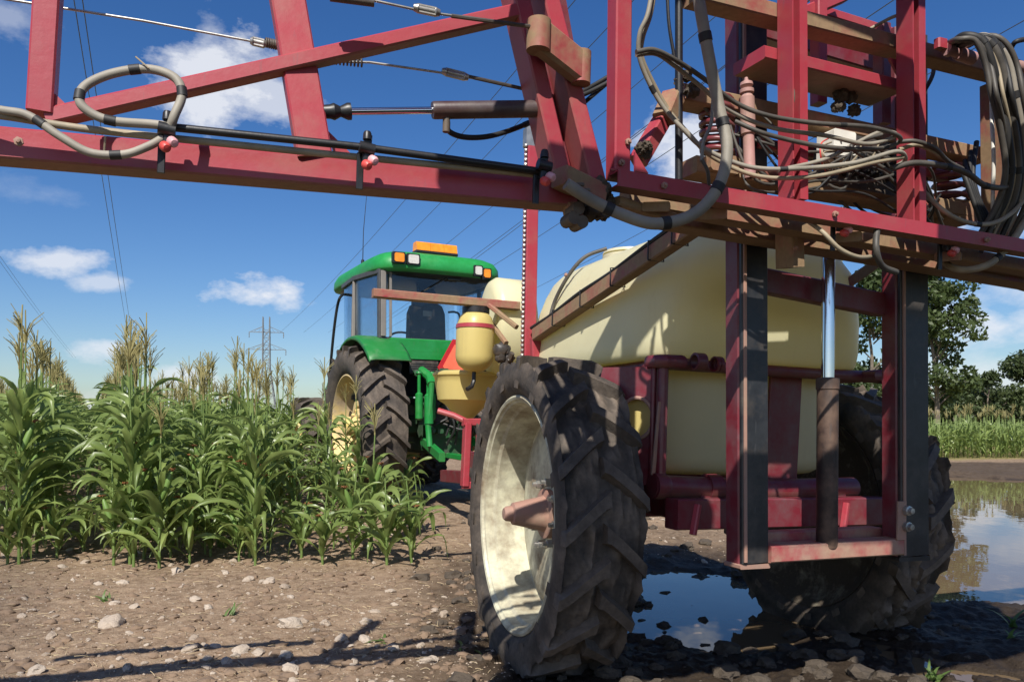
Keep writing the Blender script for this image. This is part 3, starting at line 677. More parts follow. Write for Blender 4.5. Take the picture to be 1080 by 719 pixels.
tag(leaf_object('gravel', V.reshape(-1, 3), F, np.zeros(6 * n), M['stone']), 'fine gravel and crumbs of soil strewn over the field edge', 'gravel', kind='stuff')
n = 1100; st_ = MB(); yy = nr.uniform(3.2, 7.5, n); xx = nr.uniform(-.66, .0, n) * yy
for i in range(n):
    a = nr.uniform(0, 6.28); l_ = nr.uniform(.02, .07); z = gz(xx[i], yy[i]) + .006; d = Vector((math.cos(a), math.sin(a), nr.uniform(-.1, .25))) * l_
    p = Vector((xx[i], yy[i], z)); st_.tube([p, p + d * .5 + Vector((0, 0, .003)), p + d], .0016, 3)
tag(st_.build('straw', plain('dry_straw', (.42, .33, .2), .8), None, None), 'bits of dry straw scattered on the soil', 'straw', kind='stuff')
nr = np.random.default_rng(41); sc_ = MB(); k = 0
while k < 2300:
    y = 3.0 * (8.5 / 3.0) ** nr.uniform(); x = nr.uniform(-.75, .12) * y
    if x > -.1 and y < 6: continue
    r_ = .005 + .03 * nr.uniform() ** 3.2; sc_.blob((x, y, gz(x, y) + r_ * .05), r_, int(k), .6, 1.7, 2 if r_ > .012 else 1, (1.25, 1.1, .62)); k += 1
m, nt, b = mat('dry_soil_clod'); v = tc(nt); n_ = noise(nt, v, 9, 6, .65); nt.links.new(mix(nt, n_, (.11, .072, .045), (.28, .195, .13)), b.inputs['Base Color']); b.inputs['Roughness'].default_value = .95; bump(nt, b, noise(nt, v, 60, 5), .7, .01); M['clod'] = m
tag(sc_.build('soil_clods', M['clod'], None, 60), 'dry crumbling soil clods over the bare field edge', 'soil', kind='stuff')
nr = np.random.default_rng(31); md_ = MB(); k = 0
while k < 1000:
    y = 3.2 * (9.0 / 3.2) ** nr.uniform(); x = nr.uniform(-.12, .58) * y; hh = gz(x, y)
    if hh < WATER - .035 or (x < .0 and nr.uniform() < .75) or (y > 6.6 and nr.uniform() < .5): continue
    if (x - .16) ** 2 + (y - 4.0) ** 2 < .09: continue
    r_ = .006 + .055 * nr.uniform() ** 4; r_ *= 1 if x < 1.9 else .6; md_.blob((x, y, hh + r_ * .1), r_, int(k), .55, 1.9, 2, (1.2, 1.1, .75)); k += 1
tag(md_.build('mud_clods', M['mud'], None, None), 'churned dark mud clods around the wheels and puddle edges', 'mud', kind='stuff')
def weed(px, py, hgt, n, lab, flat=0., name='grass_tuft', m='grass', wide=.008):
    g = gpt(px, py, .03); r = random.Random(int(px)); z = gz(g.x, g.y); lv = []; lf = []
    if px > 900: z = max(z, WATER)
    for i in range(n):
        a = r.uniform(0, 6.28); l_ = hgt * r.uniform(.5, 1.1); o_ = R_(r.uniform(10, 45) + flat * 40); d = Vector((math.cos(a), math.sin(a), 0)); p = Vector((r.uniform(-.03, .03), r.uniform(-.03, .03), -.01)); sd_ = Vector((-d.y, d.x, 0)); o = len(lv)
        for j in range(5):
            s_ = j / 4; w_ = wide * (1 - s_ ** 2) + .0008; lv += [tuple(p - sd_ * w_), tuple(p + sd_ * w_)]; p = p + (d * math.sin(o_) + Vector((0, 0, math.cos(o_)))) * l_ / 4; o_ += .3
        lf += [(o + 2 * j, o + 2 * j + 1, o + 2 * j + 3, o + 2 * j + 2) for j in range(4)]
    ob = mesh_tone(name, np.array(lv), lf, np.array([.5] * len(lv)), M[m]); ob.location = (g.x, g.y, z); tag(ob, lab, 'weed', 'weeds and grass tufts')
weed(405, 676, .13, 16, 'trampled green grass blades lying left of the near tyre', 1.2)
weed(490, 682, .22, 9, 'long green grass blades pressed flat against the near tyre', 1.4)
weed(243, 655, .10, 7, 'thin grass seedling alone in the middle of the bare soil')
weed(110, 640, .13, 8, 'small green seedling on the soil at the lower left')
weed(235, 585, .18, 12, 'grass weed growing between the corn row ends')
weed(1066, 652, .2, 5, 'small green sprout standing in the muddy water at right', 0, 'sprout', 'grass', .016)
weed(985, 704, .12, 14, 'low grass tuft on the wet mud at the bottom right')
weed(565 + 505, 668, .1, 6, 'tiny sprout on the mud bar beside the right puddle', 0, 'sprout', 'grass', .012)
# ------------------------------------------------------------------ wheels
def tyre(Rr, W, rim, nl, lh, mud=0., seed=0, lw=.052, seg=144):
    """tyre with bar lugs, axle along x, outer side at -x; mud packs the gaps low on the tyre"""
    mb = MB(); H = Rr - rim; c = lh
    prof = [(-.36, rim), (-.43, rim + H * .06), (-.50, rim + H * .25), (-.53, rim + H * .45), (-.52, rim + H * .65), (-.485, rim + H * .80), (-.45, Rr - c - .012), (-.36, Rr - c - .004), (-.2, Rr - c), (0, Rr - c), (.2, Rr - c), (.36, Rr - c - .004), (.45, Rr - c - .012), (.485, rim + H * .80), (.52, rim + H * .65), (.53, rim + H * .45), (.50, rim + H * .25), (.43, rim + H * .06), (.36, rim)]
    fine = []
    for a, b_ in zip(prof[:-1], prof[1:]):
        k = 4 if a[1] > rim + H * .7 else 2
        fine += [(a[0] + (b_[0] - a[0]) * j / k, a[1] + (b_[1] - a[1]) * j / k) for j in range(k)]
    fine.append(prof[-1]); nf = len(fine); mudv = []
    for j in range(seg):
        ph = 2 * math.pi * j / seg
        for (x, r) in fine:
            tread = min(1, max(0, (r - (rim + H * .62)) / (H * .25))); low = .5 - .5 * math.sin(ph); nn = mnoise.fractal(Vector((x * 8, math.cos(ph) * 5.0, math.sin(ph) * 5.0 + seed)), .8, 2.1, 6)
            k = mud * tread * max(0, min(1.5, (nn * 1.5 + .15 + .62 * low - .15)))
            rr = r + k * lh * 1.05 + mud * tread * nn * .003
            mb.v.append((x * W, rr * math.cos(ph), rr * math.sin(ph))); mudv.append(min(1, k * 1.2 + (.35 * max(0, nn) if mud else 0)))
    for j in range(seg):
        j2 = (j + 1) % seg
        for i in range(nf - 1): mb.f.append((j * nf + i, j * nf + i + 1, j2 * nf + i + 1, j2 * nf + i))
    mb.mud = mudv[:]
    def rad(x):
        ax = abs(x) / W
        if ax < .36: return Rr - c
        if ax < .45: return Rr - c - (ax - .36) / .09 * .012
        return Rr - c - .012 - (ax - .45) * W * 1.9
    for sgn in (-1, 1):
        for i in range(nl):
            ph0 = 2 * math.pi * (i + (.5 if sgn > 0 else 0)) / nl; lead = W * .46 / Rr; rows = []; ms = []
            rj = random.Random(i * 2 + sgn + seed * 31); wear = 1 - (.012 if mud > .5 else .003) * rj.random()
            for s_ in (0, .12, .3, .5, .7, .85, .95, 1.0, 1.05):
                x = sgn * (-.03 + (.515 + .03) * min(s_, 1.02)) * W; ph = ph0 + lead * (s_ ** 1.15); base = rad(x) - .006 - (.035 if s_ > 1.02 else 0); top = (Rr * wear + Rr * (1 - wear) - .004 * rj.random()) - (0 if s_ < .9 else (s_ - .9) * .12)
                hw_ = lw * (.62 if s_ < .1 else .5) / 2 * 1.9; tp = hw_ * .70
                if s_ > 1.02: top = base + .004
                for (off, r) in ((-hw_, base), (-tp, top), (tp, top), (hw_, base)):
                    a = ph + off / Rr; rows.append((x, r * math.cos(a), r * math.sin(a))); ms.append(.12 + mud * .35 * (.5 - .5 * math.sin(a)))
            o = len(mb.v); n = 9; mb.v += rows; mb.mud += ms
            for k in range(n - 1):
                for q in range(3): mb.f.append((o + k * 4 + q, o + k * 4 + q + 1, o + k * 4 + q + 5, o + k * 4 + q + 4))
            mb.f += [(o, o + 3, o + 2, o + 1), (o + n * 4 - 4, o + n * 4 - 3, o + n * 4 - 2, o + n * 4 - 1)]
    return mb
# ------------------------------------------------------------------ trailed sprayer
SPR = thing('crop_sprayer', 'trailed crop sprayer with cream tank, maroon frame and tall muddy tyres behind the green tractor', 'sprayer', SP.m)
RT, WT, RIM = .795, .37, .585
def sprayer_wheel(centre, yaw, mud, seed, parent):
    rm = MB(); rm.lathe([(-.150, RIM + .012), (-.163, RIM + .010), (-.168, RIM), (-.163, RIM - .012), (-.150, RIM - .017), (-.145, RIM - .026), (-.10, RIM - .030), (-.085, RIM - .044), (.0, RIM - .048), (.075, RIM - .052), (.082, RIM - .066), (.066, .50), (.050, .44), (.040, .36), (.032, .26), (.03, .16), (.03, .0)], (0, 0, 0), (1, 0, 0), 96)
    ri = MB(); ri.lathe([(.055, 0), (.055, .16), (.056, .30), (.062, .44), (.085, .50), (.11, RIM - .05), (.15, RIM - .015), (.163, RIM + .01), (.150, RIM + .012), (.0, RIM - .035), (-.13, RIM + .004)], (0, 0, 0), (1, 0, 0), 96)
    w_ = rm.build('wheel', M['rimcream'], parent, 30)
    w_.matrix_local = Matrix.Translation(centre) @ Matrix.Rotation(yaw, 4, 'Z')
    ri.build('inner_rim', M['rimmud'], w_, 30)
    tyre(RT, WT, RIM, 17, .056, mud, seed, .085, 220).build('tyre', M['tyre'], w_, 40)
    hb = MB(); hb.lathe([(.03, .125), (.0, .125), (-.005, .09), (-.03, .083), (-.15, .058), (-.165, .055), (-.172, .040), (-.20, .037), (-.212, .028), (-.214, 0)], (0, 0, 0), (1, 0, 0), 40)
    hb.build('hub', M['hubbrown'], w_)
    for k in range(8):
        a = 2 * math.pi * (k + .3) / 8; one('lathe', [(.03, .021), (-.012, .021), (-.014, .013), (-.032, .012), (-.033, 0)], (0, .165 * math.cos(a), .165 * math.sin(a)), (1, 0, 0), 6).build('wheel_nut', M['steel'], w_)
    vs = MB(); vs.tube([(-.10, -.30, -RIM * .83), (-.125, -.29, -RIM * .80)], .006, 6); vs.build('valve_stem', M['black'], w_)
    return w_
WL = SP.loc(Vector((.16, 4.0, .742)))
sprayer_wheel(WL, R_(-4), .62, 1, SPR)
WR = SP.loc(Vector((1.975, 4.98, .655)))
sprayer_wheel(WR, R_(180), 1.5, 5, SPR)
ax = MB(); ax.beam((-.82, WL.y, .76), (.80, WL.y, .76), .13, .13); ax.beam((-.5, WL.y, .95), (.5, WL.y, .95), .10, .16)
for sx in (-1, 1): ax.beam((sx * .45, WL.y, .74), (sx * .45, WL.y, 1.0), .12, .14)
ax.build('axle', M['maroon'], SPR)
cha = MB()
for sx in (-.38, .38): cha.beam((sx, -.55, .80), (sx, 2.7, .86), .10, .16)
cha.beam((-.62, -.60, .785), (.62, -.60, .785), .10, .135); cha.beam((-.55, .9, .86), (.55, .9, .86), .1, .12); cha.beam((-.45, 2.6, .86), (.45, 2.6, .86), .1, .12)
for a, b_ in (((-.38, 2.6, .86), (0, 3.6, .62)), ((.38, 2.6, .86), (0, 3.6, .62)), ((0, 3.4, .66), (0, 4.75, .60))): cha.beam(a, b_, .12, .13)
cha.build('chassis', M['maroon'], SPR)
def rib(x, lean=.03): return [Vector((x, -.66, .69)), Vector((x + lean, -.66, .80))]
for x in (-.55, -.25, .30): one('beam', (x, -.665, .70), (x + .03, -.655, .83), .03, .025).build('gusset', M['red'], SPR)
pp = MB(); pp.tube([(-.66, -.50, .90), (-.2, -.52, .885), (.10, -.53, .885), (.52, -.50, .89)], .052, 20)
pp.build('drain_pipe', M['maroon'], SPR)
one('lathe', [(0, .0), (.0, .058), (.05, .06), (.07, .05)], (-.66, -.51, .90), (1, 0, 0), 20).build('pipe_cap', M['maroon'], SPR); one('lathe', [(0, .05), (0, .062), (.07, .062), (.075, .05)], (-.38, -.51, .895), (1, 0, 0), 20).build('pipe_collar', M['maroon'], SPR)
def loft(levels, n=72, ex=4.2):
    """levels: (w, half width, rear v, front v) -> rounded-rectangle body"""
    mb = MB()
    for (z, a, v0, v1, cu) in levels:
        cv = (v0 + v1) / 2; hv = (v1 - v0) / 2
        for k in range(n):
            q = 2 * math.pi * k / n; c_, s_ = math.cos(q), math.sin(q)
            mb.v.append((cu + a * math.copysign(abs(c_) ** (2 / ex), c_), cv + hv * math.copysign(abs(s_) ** (2 / (ex + 2)), s_), z))
    L_ = len(levels)
    for i in range(L_ - 1):
        for k in range(n): mb.f.append((i * n + k, i * n + (k + 1) % n, (i + 1) * n + (k + 1) % n, (i + 1) * n + k))
    mb.f += [tuple(range(n))[::-1], tuple(range((L_ - 1) * n, L_ * n))]; return mb
cu = -.04 + .075; _lf = loft
def loft(lv, *a, **k): return _lf([(z, h + (.075 if c_ == cu else 0), v0, v1, c_) for (z, h, v0, v1, c_) in lv], *a, **k)
up = loft([(1.485, .585, -.47, 1.26, cu), (1.495, .598, -.495, 1.28, cu), (1.52, .606, -.51, 1.29, cu), (1.58, .605, -.525, 1.29, cu), (1.72, .585, -.545, 1.28, cu), (1.87, .545, -.56, 1.26, cu), (1.98, .505, -.55, 1.24, cu), (2.06, .465, -.50, 1.21, cu), (2.11, .42, -.43, 1.17, cu), (2.145, .36, -.31, 1.10, cu), (2.165, .28, -.2, 1.0, cu), (2.175, .15, 0, .8, cu)])
tk = up.build('upper_tank', M['tank'], SPR, 60)
cl_ = cu + .055
lo_ = _lf([(.93, 0.460, -.16, 1.0, cl_), (.945, 0.550, -.23, 1.1, cl_), (.97, 0.590, -.265, 1.16, cl_), (1.02, 0.615, -.285, 1.19, cl_), (1.25, 0.650, -.30, 1.22, cl_), (1.43, 0.670, -.31, 1.24, cl_), (1.455, 0.670, -.305, 1.24, cl_)])
lo_.build('lower_tank', M['tank'], SPR, 60)
bd = MB(); a, v0, v1 = .70, -.555, 1.3
ring = []
for (x, y) in ((a, v1), (-a, v1), (-a, v0), (a, v0)):
    sx, sy = math.copysign(1, x), math.copysign(1, y)
    q0 = [(x - sx * .11, y), (x - sx * .035, y - sy * .01), (x - sx * .01, y - sy * .035), (x, y - sy * .11)]
    ring += q0 if len(ring) % 8 == 0 else q0[::-1]
ring = [Vector((cu + x, y, 1.462)) for x, y in ring]; bd.tube(ring + [ring[0], ring[1]], .030, 14, False)
band = bd.build('tank_band', M['maroon'], SPR, 40)
cl = MB()
p_ = SP.v(738, 372, -.56); cl.lathe([(-.026, .03), (-.024, .040), (.024, .040), (.026, .03)], (p_.x, -.555, 1.468), (1, 0, 0), 20); cl.lathe([(-.008, .028), (-.008, .036), (.008, .036), (.008, .028)], (p_.x + .09, -.556, 1.462), (1, 0, 0), 20)
cl.lathe([(-.008, .028), (-.008, .036), (.008, .036), (.008, .028)], (p_.x + .11, -.556, 1.462), (1, 0, 0), 20); cl.build('band_clamp', M['maroon'], band)
stp = MB(); sx_ = SP.v(827, 440, -.33).x; stp.beam((sx_ - .01, -.325, .90), (sx_, -.335, 1.45), .20, .022, (0, 1, 0)); stp.build('tank_strap', M['maroon'], SPR)
# corner panel with its round sight window, set across the rear left corner of the tank
r0 = SP.v(699, 440, -.50); r1 = SP.v(632, 440, -.27); ea_ = Vector((r1.x - r0.x, r1.y - r0.y, 0)); pw = ea_.length; ea_.normalize(); en_ = Vector((ea_.y, -ea_.x, 0))
if en_.y > 0: en_ = -en_
pz0, pz1 = .90, 1.44; pa = lambda a_, z_, n_=0.: Vector((r0.x, r0.y, 0)) + ea_ * a_ + Vector((0, 0, z_)) + en_ * n_
pn = MB(); hc = (pw * .40, SP.v(674, 441, -.40).z); n = 40
inner = [(hc[0] + .078 * math.cos(2 * math.pi * k / n), hc[1] + .094 * math.sin(2 * math.pi * k / n)) for k in range(n)]; outer = []
for k in range(n):
    c_, s_ = math.cos(2 * math.pi * k / n), math.sin(2 * math.pi * k / n)
    tt_ = min(((pw - hc[0]) / c_ if c_ > 1e-6 else (0 - hc[0]) / c_ if c_ < -1e-6 else 9), ((pz1 - hc[1]) / s_ if s_ > 1e-6 else (pz0 - hc[1]) / s_ if s_ < -1e-6 else 9)); outer.append((hc[0] + c_ * tt_, hc[1] + s_ * tt_))
for th_ in (0, -.02): pn.v += [pa(y, z, th_) for y, z in inner] + [pa(y, z, th_) for y, z in outer]
pn.v = [tuple(q) for q in pn.v]
for k in range(n):
    k2 = (k + 1) % n
    pn.f += [(k, k2, n + k2, n + k), (2 * n + k, 3 * n + k, 3 * n + k2, 2 * n + k2), (k, 2 * n + k, 2 * n + k2, k2), (n + k, n + k2, 3 * n + k2, 3 * n + k)]
pnl = pn.build('side_panel', M['maroon'], SPR, 30)
one('tube', [pa(y, z, .004) for y, z in inner + inner[:2]], .009, 8, False).build('sight_ring', M['hubbrown'], pnl)
wn_ = MB(); wn_.lathe([(0, 0), (0, .10), (.01, .10), (.01, 0)], pa(hc[0], hc[1], -.05), en_, 32); wn_.build('sight_window', M['tank_yellow'], pnl)
one('tube', [pa(.0, .90, .01), pa(.0, 1.44, .01)], .024, 12).build('panel_edge', M['maroon'], pnl)
one('tube', [pa(.045, .90, .008), pa(.045, 1.44, .008)], .012, 12).build('panel_edge', M['maroon'], pnl)
one('beam', pa(.03, .95, .03), pa(.005, 1.28, .03), .02, .012).build('panel_stay', M['hubbrown'], pnl)
one('beam', pa(pw, .90, -.02), pa(pw + .3, .90, -.25), .03, .5, (0, 0, 1)).build('panel_apron', M['maroon'], SPR) if False else None
# slanting arm lying along the left shoulder of the tank, hoses tied on top
d0 = SP.u(566, 353, -.66); d1 = SP.u(748, 228, -.66)
arm = one('beam', d0, d1, .075, .062, (1, 0, 0)).build('transport_arm', M['red_dirty'], SPR)
dd = d1 - d0; hsx = MB()
for k, (o1, o2) in enumerate(((.048, .0), (.046, -.022))): hsx.tube(spline([d0 + dd * q + Vector((o2, 0, o1 + .006 * math.sin(q * 19 + k))) for q in (-.02, .15, .35, .55, .75, 1.0)], 6), .011, 8)
hsx.build('arm_hose', M['blackrub'], arm)
for q in (.18, .38, .57, .77, .88):
    p = d0 + dd * q; one('tube', [p + Vector((-.042, 0, -.036)), p + Vector((-.042, 0, .05)), p + Vector((.03, 0, .06)), p + Vector((.042, 0, -.036)), p + Vector((-.042, 0, -.036))], .004, 5).build('tie_strap', M['black'], arm)
pk = MB(); pk.beam(d0 + Vector((0, .02, -.02)), d0 + Vector((.02, .02, -.36)), .06, .05); pk.build('arm_post', M['red'], SPR)
# tank seam strap, filler ring, plugs
sm_ = MB()
for sgx in (-1,):
    q = [SP.u(578, 345, -.615), SP.u(585, 318, -.59), SP.u(600, 290, -.545), SP.u(617, 271, -.47), SP.u(640, 262, -.36)]; sm_.tube(spline(q, 6), .012, 8)
sm_.build('tank_strap', M['hose_dark'], SPR, 60)
p = Vector((-.15, .62, 2.155)); one('lathe', [(0, .17), (.05, .17), (.055, .15), (.06, .17), (.075, .165), (.085, .05), (.085, 0)], p, (0, 0, 1), 40).build('filler_lid', M['tank_white'], SPR)
pg = MB()
for (x_, y_) in ((597, 290), (588, 313)): pg.blob(SP.u(x_, y_, -.56), .012, x_, .1, 1, 2)
pg.build('tank_plug', M['hubbrown'], SPR)
# upright marker post with bead chain, cross bar and hanging bottles at the front
g0 = SP.v(557, 380, .95); g1 = SP.v(561, 156, .95)
post = one('beam', g0, g1, .075, .075, (0, 1, 0)).build('marker_post', M['red'], SPR)
chn = MB()
for k in range(46):
    q = k / 45; p = g0 * (1 - q) + g1 * q + Vector((-.05, -.02, 0)); chn.blob(p, .0135, k, .05, 1, 1)
chn.build('bead_chain', M['steel'], post)
tp_ = MB(); tp_.box(tuple(g1 + Vector((-.05, -.03, .0))), tuple(g1 + Vector((.05, .03, .12)))); tp_.lathe([(0, .025), (.06, .018), (.09, .006), (.09, 0)], g1 + Vector((0, 0, .12)), (0, 0, 1), 12); tp_.build('post_head', M['steel'], post)
hb0 = SP.v(393, 309, 1.35); hb1 = SP.v(547, 323, 1.35)
hbar = one('beam', hb0, hb1, .06, .055, (0, 0, 1)).build('hanger_bar', M['red_dirty'], SPR)
st = MB(); q0 = SP.v(516, 322, 1.32); q1 = SP.v(545, 345, 1.1); st.beam(q0, q1, .03, .03); q0 = SP.v(519, 342, 1.4); q1 = SP.v(534, 362, 1.2); st.beam(q0, q1, .03, .03); st.build('hanger_strut', M['red_dirty'], SPR)
bc = SP.v(500, 392, 1.4); sc = (SP.v(519, 370, 1.4) - SP.v(481, 370, 1.4)).length / 2
bt_h = (SP.v(500, 323, 1.4) - bc).length
bo = one('lathe', [(0, .02), (.0, .3 * sc), (.012, .55 * sc), (.04, .84 * sc), (.075, .97 * sc), (.10, 1.0 * sc), (bt_h * .60, 1.0 * sc), (bt_h * .72, .97 * sc), (bt_h * .82, .86 * sc), (bt_h * .89, .68 * sc), (bt_h * .90, .6 * sc), (bt_h * .90, 0)], bc, (0, 0, 1), 40).build('rinse_bottle', M['tank_yellow'], SPR, 50)
one('lathe', [(bt_h * .89, .58 * sc), (bt_h * .89, .72 * sc), (bt_h * .98, .72 * sc), (bt_h * .985, .6 * sc), (bt_h * .985, 0)], bc, (0, 0, 1), 32).build('bottle_cap', M['black'], bo)
one('lathe', [(bt_h * .655, 1.01 * sc), (bt_h * .655, 1.03 * sc), (bt_h * .715, 1.015 * sc), (bt_h * .715, .99 * sc)], bc, (0, 0, 1), 40).build('bottle_band', M['red'], bo)
tp = MB(); tp.tube([bc, bc + Vector((0, 0, -.06)), bc + Vector((-.02, -.02, -.10)), bc + Vector((-.06, -.04, -.12))], .014, 8); tp.build('bottle_tap', M['black'], bo)
hc_ = SP.v(492, 397, 1.75)
hp = one('lathe', [(-.30, .0), (-.30, .05), (-.28, .07), (-.20, .15), (-.17, .20), (-.05, .222), (-.01, .228), (0, .24), (.015, .24), (.03, .215), (.04, .1), (.04, 0)], hc_, (0, 0, 1), 44).build('induction_hopper', M['tank_yellow'], SPR, 45)
hfm = MB(); a = SP.v(462, 433, 1.6); b_ = SP.v(495, 446, 1.5); hfm.tube([a, a * .5 + b_ * .5 + Vector((0, 0, .01)), b_], .022, 10)
a = SP.v(493, 446, 1.5); hfm.beam(a, SP.v(490, 512, 1.5), .045, .07); hfm.beam(SP.v(507, 446, 1.5), SP.v(505, 512, 1.5), .045, .07); hfm.beam(SP.v(488, 445, 1.5), SP.v(520, 445, 1.5), .05, .05); hfm.beam(SP.v(488, 511, 1.5), SP.v(520, 513, 1.5), .05, .05)
hfm.build('hopper_frame', M['red'], SPR)
fc = SP.v(538, 340, 1.55); fr_ = .235
ft = MB(); ft.lathe([(-.16, 0), (-.158, .18), (-.14, .215), (-.10, fr_), (.10, fr_), (.14, .215), (.158, .18), (.16, 0)], Vector((fc.x, 1.6, 1.92)), (1, 0, 0), 48); ft.v = [(x_, y_, 1.85 + (z_ - 1.92) * 1.45) for x_, y_, z_ in ft.v]; ft.build('rinse_tank', M['tank'], SPR, 50)
pv = MB(); 
for k in range(7): pv.blob(SP.v(528 + 4 * (k % 3), 368 + 9 * (k // 2), 1.25), .05 - .004 * k, k, .4, 2, 2)
pv.tube(spline([SP.v(540, 372, 1.2), SP.v(530, 395, 1.3), SP.v(520, 430, 1.5), SP.v(512, 470, 1.6)], 6), .02, 8); pv.build('pump_valves', M['darksteel'], SPR)
# lifting mast at the back
def mast(u0, u1, v0, v1, zb, zt, drift, name='mast'):
    mm = MB(); c_ = (u0 + u1) / 2; mm.prism([(-(u1 - u0) / 2, 0), ((u1 - u0) / 2, 0), ((u1 - u0) / 2, -(v1 - v0)), (-(u1 - u0) / 2, -(v1 - v0))][::-1], (c_ + drift, v0, zb), (c_ - drift, v0, zt), (0, -1, 0))
    return mm
for (ua, ub) in ((-.545, -.41), (.315, .49)):
    zb, zt = .62, 2.98; cc = (ua + ub) / 2
    mo = one('beam', (cc + .02, -.905, zb), (cc - .06, -.905, zt), ub - ua, .085, (0, 1, 0)).build('mast', M['maroon'], SPR)  # sides darkened from red to maroon, shade put into the colour
    sl = MB(); sl.beam((cc + .02, -.960, zb + .004), (cc - .06, -.960, zt - .02), (ub - ua) * .97, .02, (0, 1, 0), .006); sl.build('shade_plate', M['mast_shade'], mo)  # thin rear plate that carries the painted shade
    one('beam', (cc + .02 - (ub - ua) * .40, -.974, zb + .01), (cc - .06 - (ub - ua) * .40, -.974, zt), .014, .010, (0, 1, 0), .002).build('slide_edge', M['hubbrown'], mo)
    one('box', (ua + .015, -.965, .600), (ub + .03, -.86, .6195), .004).build('mast_shoe', M['mast_shade' if ua > 0 else 'hubbrown'], mo)
one('beam', (-.44, -.86, 1.80), (.30, -.86, 1.75), .05, .105).build('mast_crossbar', M['maroon'], SPR); one('beam', (-.44, -.86, 2.86), (.27, -.86, 2.84), .06, .1).build('mast_crossbar', M['maroon'], SPR)
worn = painted('worn_red_enamel', (.34, .06, .065), .85, .6, .55, fade=(.38, .20, .16), dirtcol=(.36, .26, .17))
one('beam', (-.392, -.935, .658), (.335, -.935, .668), .10, .07).build('mast_foot', worn, SPR); one('beam', (-.41, -.80, .70), (.36, -.80, .71), .08, .05).build('mast_foot', worn, SPR)
one('beam', (.315, -.985, .70), (.315, -.985, .87), .05, .012, (0, 1, 0)).build('mast_lug', M['hubbrown'], SPR)
for z in (.76, .83): one('lathe', [(0, .0), (0, .022), (-.018, .022), (-.02, .014), (-.035, .013), (-.036, 0)], (.335, -.992, z), (0, 1, 0), 8).build('bolt', M['steel'], SPR)
# lift ram
cy0 = SP.v(872, 577, -.95); cy1 = SP.v(873, 399, -.95); cy2 = SP.v(873, 258, -.95)
rm_ = one('lathe', [(0, 0), (0, .040), (.01, .044), ((cy1 - cy0).length - .05, .044), ((cy1 - cy0).length - .045, .048), ((cy1 - cy0).length, .048), ((cy1 - cy0).length + .004, .03), ((cy1 - cy0).length + .004, 0)], cy0, cy1 - cy0, 28).build('lift_ram', painted('dusty_black_ram', (.03, .02, .018), .55, .2, .5, fade=(.07, .04, .03), dirtcol=(.33, .21, .14)), SPR)
one('tube', [cy1, cy2 + Vector((0, 0, .15))], .027, 24).build('ram_rod', M['chrome'], rm_)
# right side: orange strut and hydraulic pipe behind the mast
ors = MB(); ors.beam(SP.v(893, 300, -.5), SP.v(935, 270, -.6), .05, .05); ors.build('side_strut', M['red_dirty'], SPR)
# ------------------------------------------------------------------ spray boom
BM = thing('spray_boom', 'large red steel spray boom with black hoses hung on the mast behind the cream tank', 'spray boom', SP.m)
def P(px, py, v): return SP.v(px, py, v)
def bar(name, a, b_, va, vb, w, h, m='red', parent=None, ext0=0., ext1=0., ref=(0, 0, 1)):
    """a,b: photo pixels of the centre line of the rear face, at planes va, vb; w = depth away from the camera, h = height"""
    p0 = P(*a, va); p1 = P(*b_, vb); d = p1 - p0; p0 = p0 - d * ext0; p1 = p1 + d * ext1
    off = Vector((0, w / 2, 0))
    return one('beam', p0 + off, p1 + off, w, h, ref, .005).build(name, M[m], parent or BM)
# --- centre frame rails
front = MB(); p0 = P(652, 187, -1.42); p1 = P(1080, 259, -1.42); d = p1 - p0; p1 = p1 + d * .45
front.prism([(-.032, -.026), (.03, -.026), (.03, .026), (-.032, .026), (-.032, .020), (.024, .020), (.024, -.020), (-.032, -.020)], p0 + Vector((0, .03, 0)), p1 + Vector((0, .03, 0)))
front.build('front_rail', M['red'], BM)
bar('lower_rail', (664, 206), (1080, 279), -1.25, -1.25, .07, .056, 'red_dirty', ext1=.45)
bar('lower_rail', (690, 226), (1080, 294), -1.08, -1.08, .10, .05, 'red_dirty', ext1=.45)
bar('cross_tie', (700, 214), (702, 222), -1.40, -1.02, .09, .03, 'red_dirty')
for px, py in ((760, 222), (905, 247), (1010, 268)): bar('cross_tie', (px, py), (px + 5, py + 4), -1.38, -1.0, .09, .035, 'red_dirty')
# --- uprights
def upright(name, a, b_, v, w, h, m='red', ext=.3):
    p0 = P(*a, v); p1 = P(*b_, v); d = p0 - p1; p0 = p0 + d.normalized() * ext
    return one('beam', p1 + Vector((0, h / 2, 0)), p0 + Vector((0, h / 2, 0)), w, h, (0, 1, 0), .005).build(name, M[m], BM)
upright('upright', (659, 0), (657, 186), -1.36, .058, .065, 'red', .6)
def slotted(a, b_, v, ext=.45):
    """C-section post, open side to the right, with pin slots"""
    p0 = P(*a, v); p1 = P(*b_, v); d = (p0 - p1).normalized(); p0 = p0 + d * ext; q = MB()
    q.prism([(-.039, -.035), (-.004, -.035), (-.004, .028), (.028, .028), (.028, -.040), (.034, -.040), (.034, .036), (-.010, .036), (-.010, -.028), (-.033, -.028), (-.033, .036), (-.039, .036)], p1, p0, (0, 1, 0))
    po = q.build('slotted_upright', M['red'], BM); s_ = MB(); L_ = (p0 - p1).length; z = .12
    while z < L_ - .05:
        c = p1 + d * z + Vector((.012, -.0, 0)); s_.box(tuple(c + Vector((-.007, .018, -.022))), tuple(c + Vector((.007, .027, .022))), .003); z += .145
    s_.build('pin_slots', M['black'], po)
    kn = MB(); c = p1 + d * .38 + Vector((.015, .0, 0)); kn.blob(c, .022, 4, .2, 1, 2, (.7, .8, 2.0)); kn.build('lock_pin', M['darksteel'], po)
slotted((835, 0), (836, 212), -1.31)
bar('post_stub', (838, 222), (839, 281), -1.18, -1.16, .06, .10, 'red_dirty', ref=(0, 1, 0))
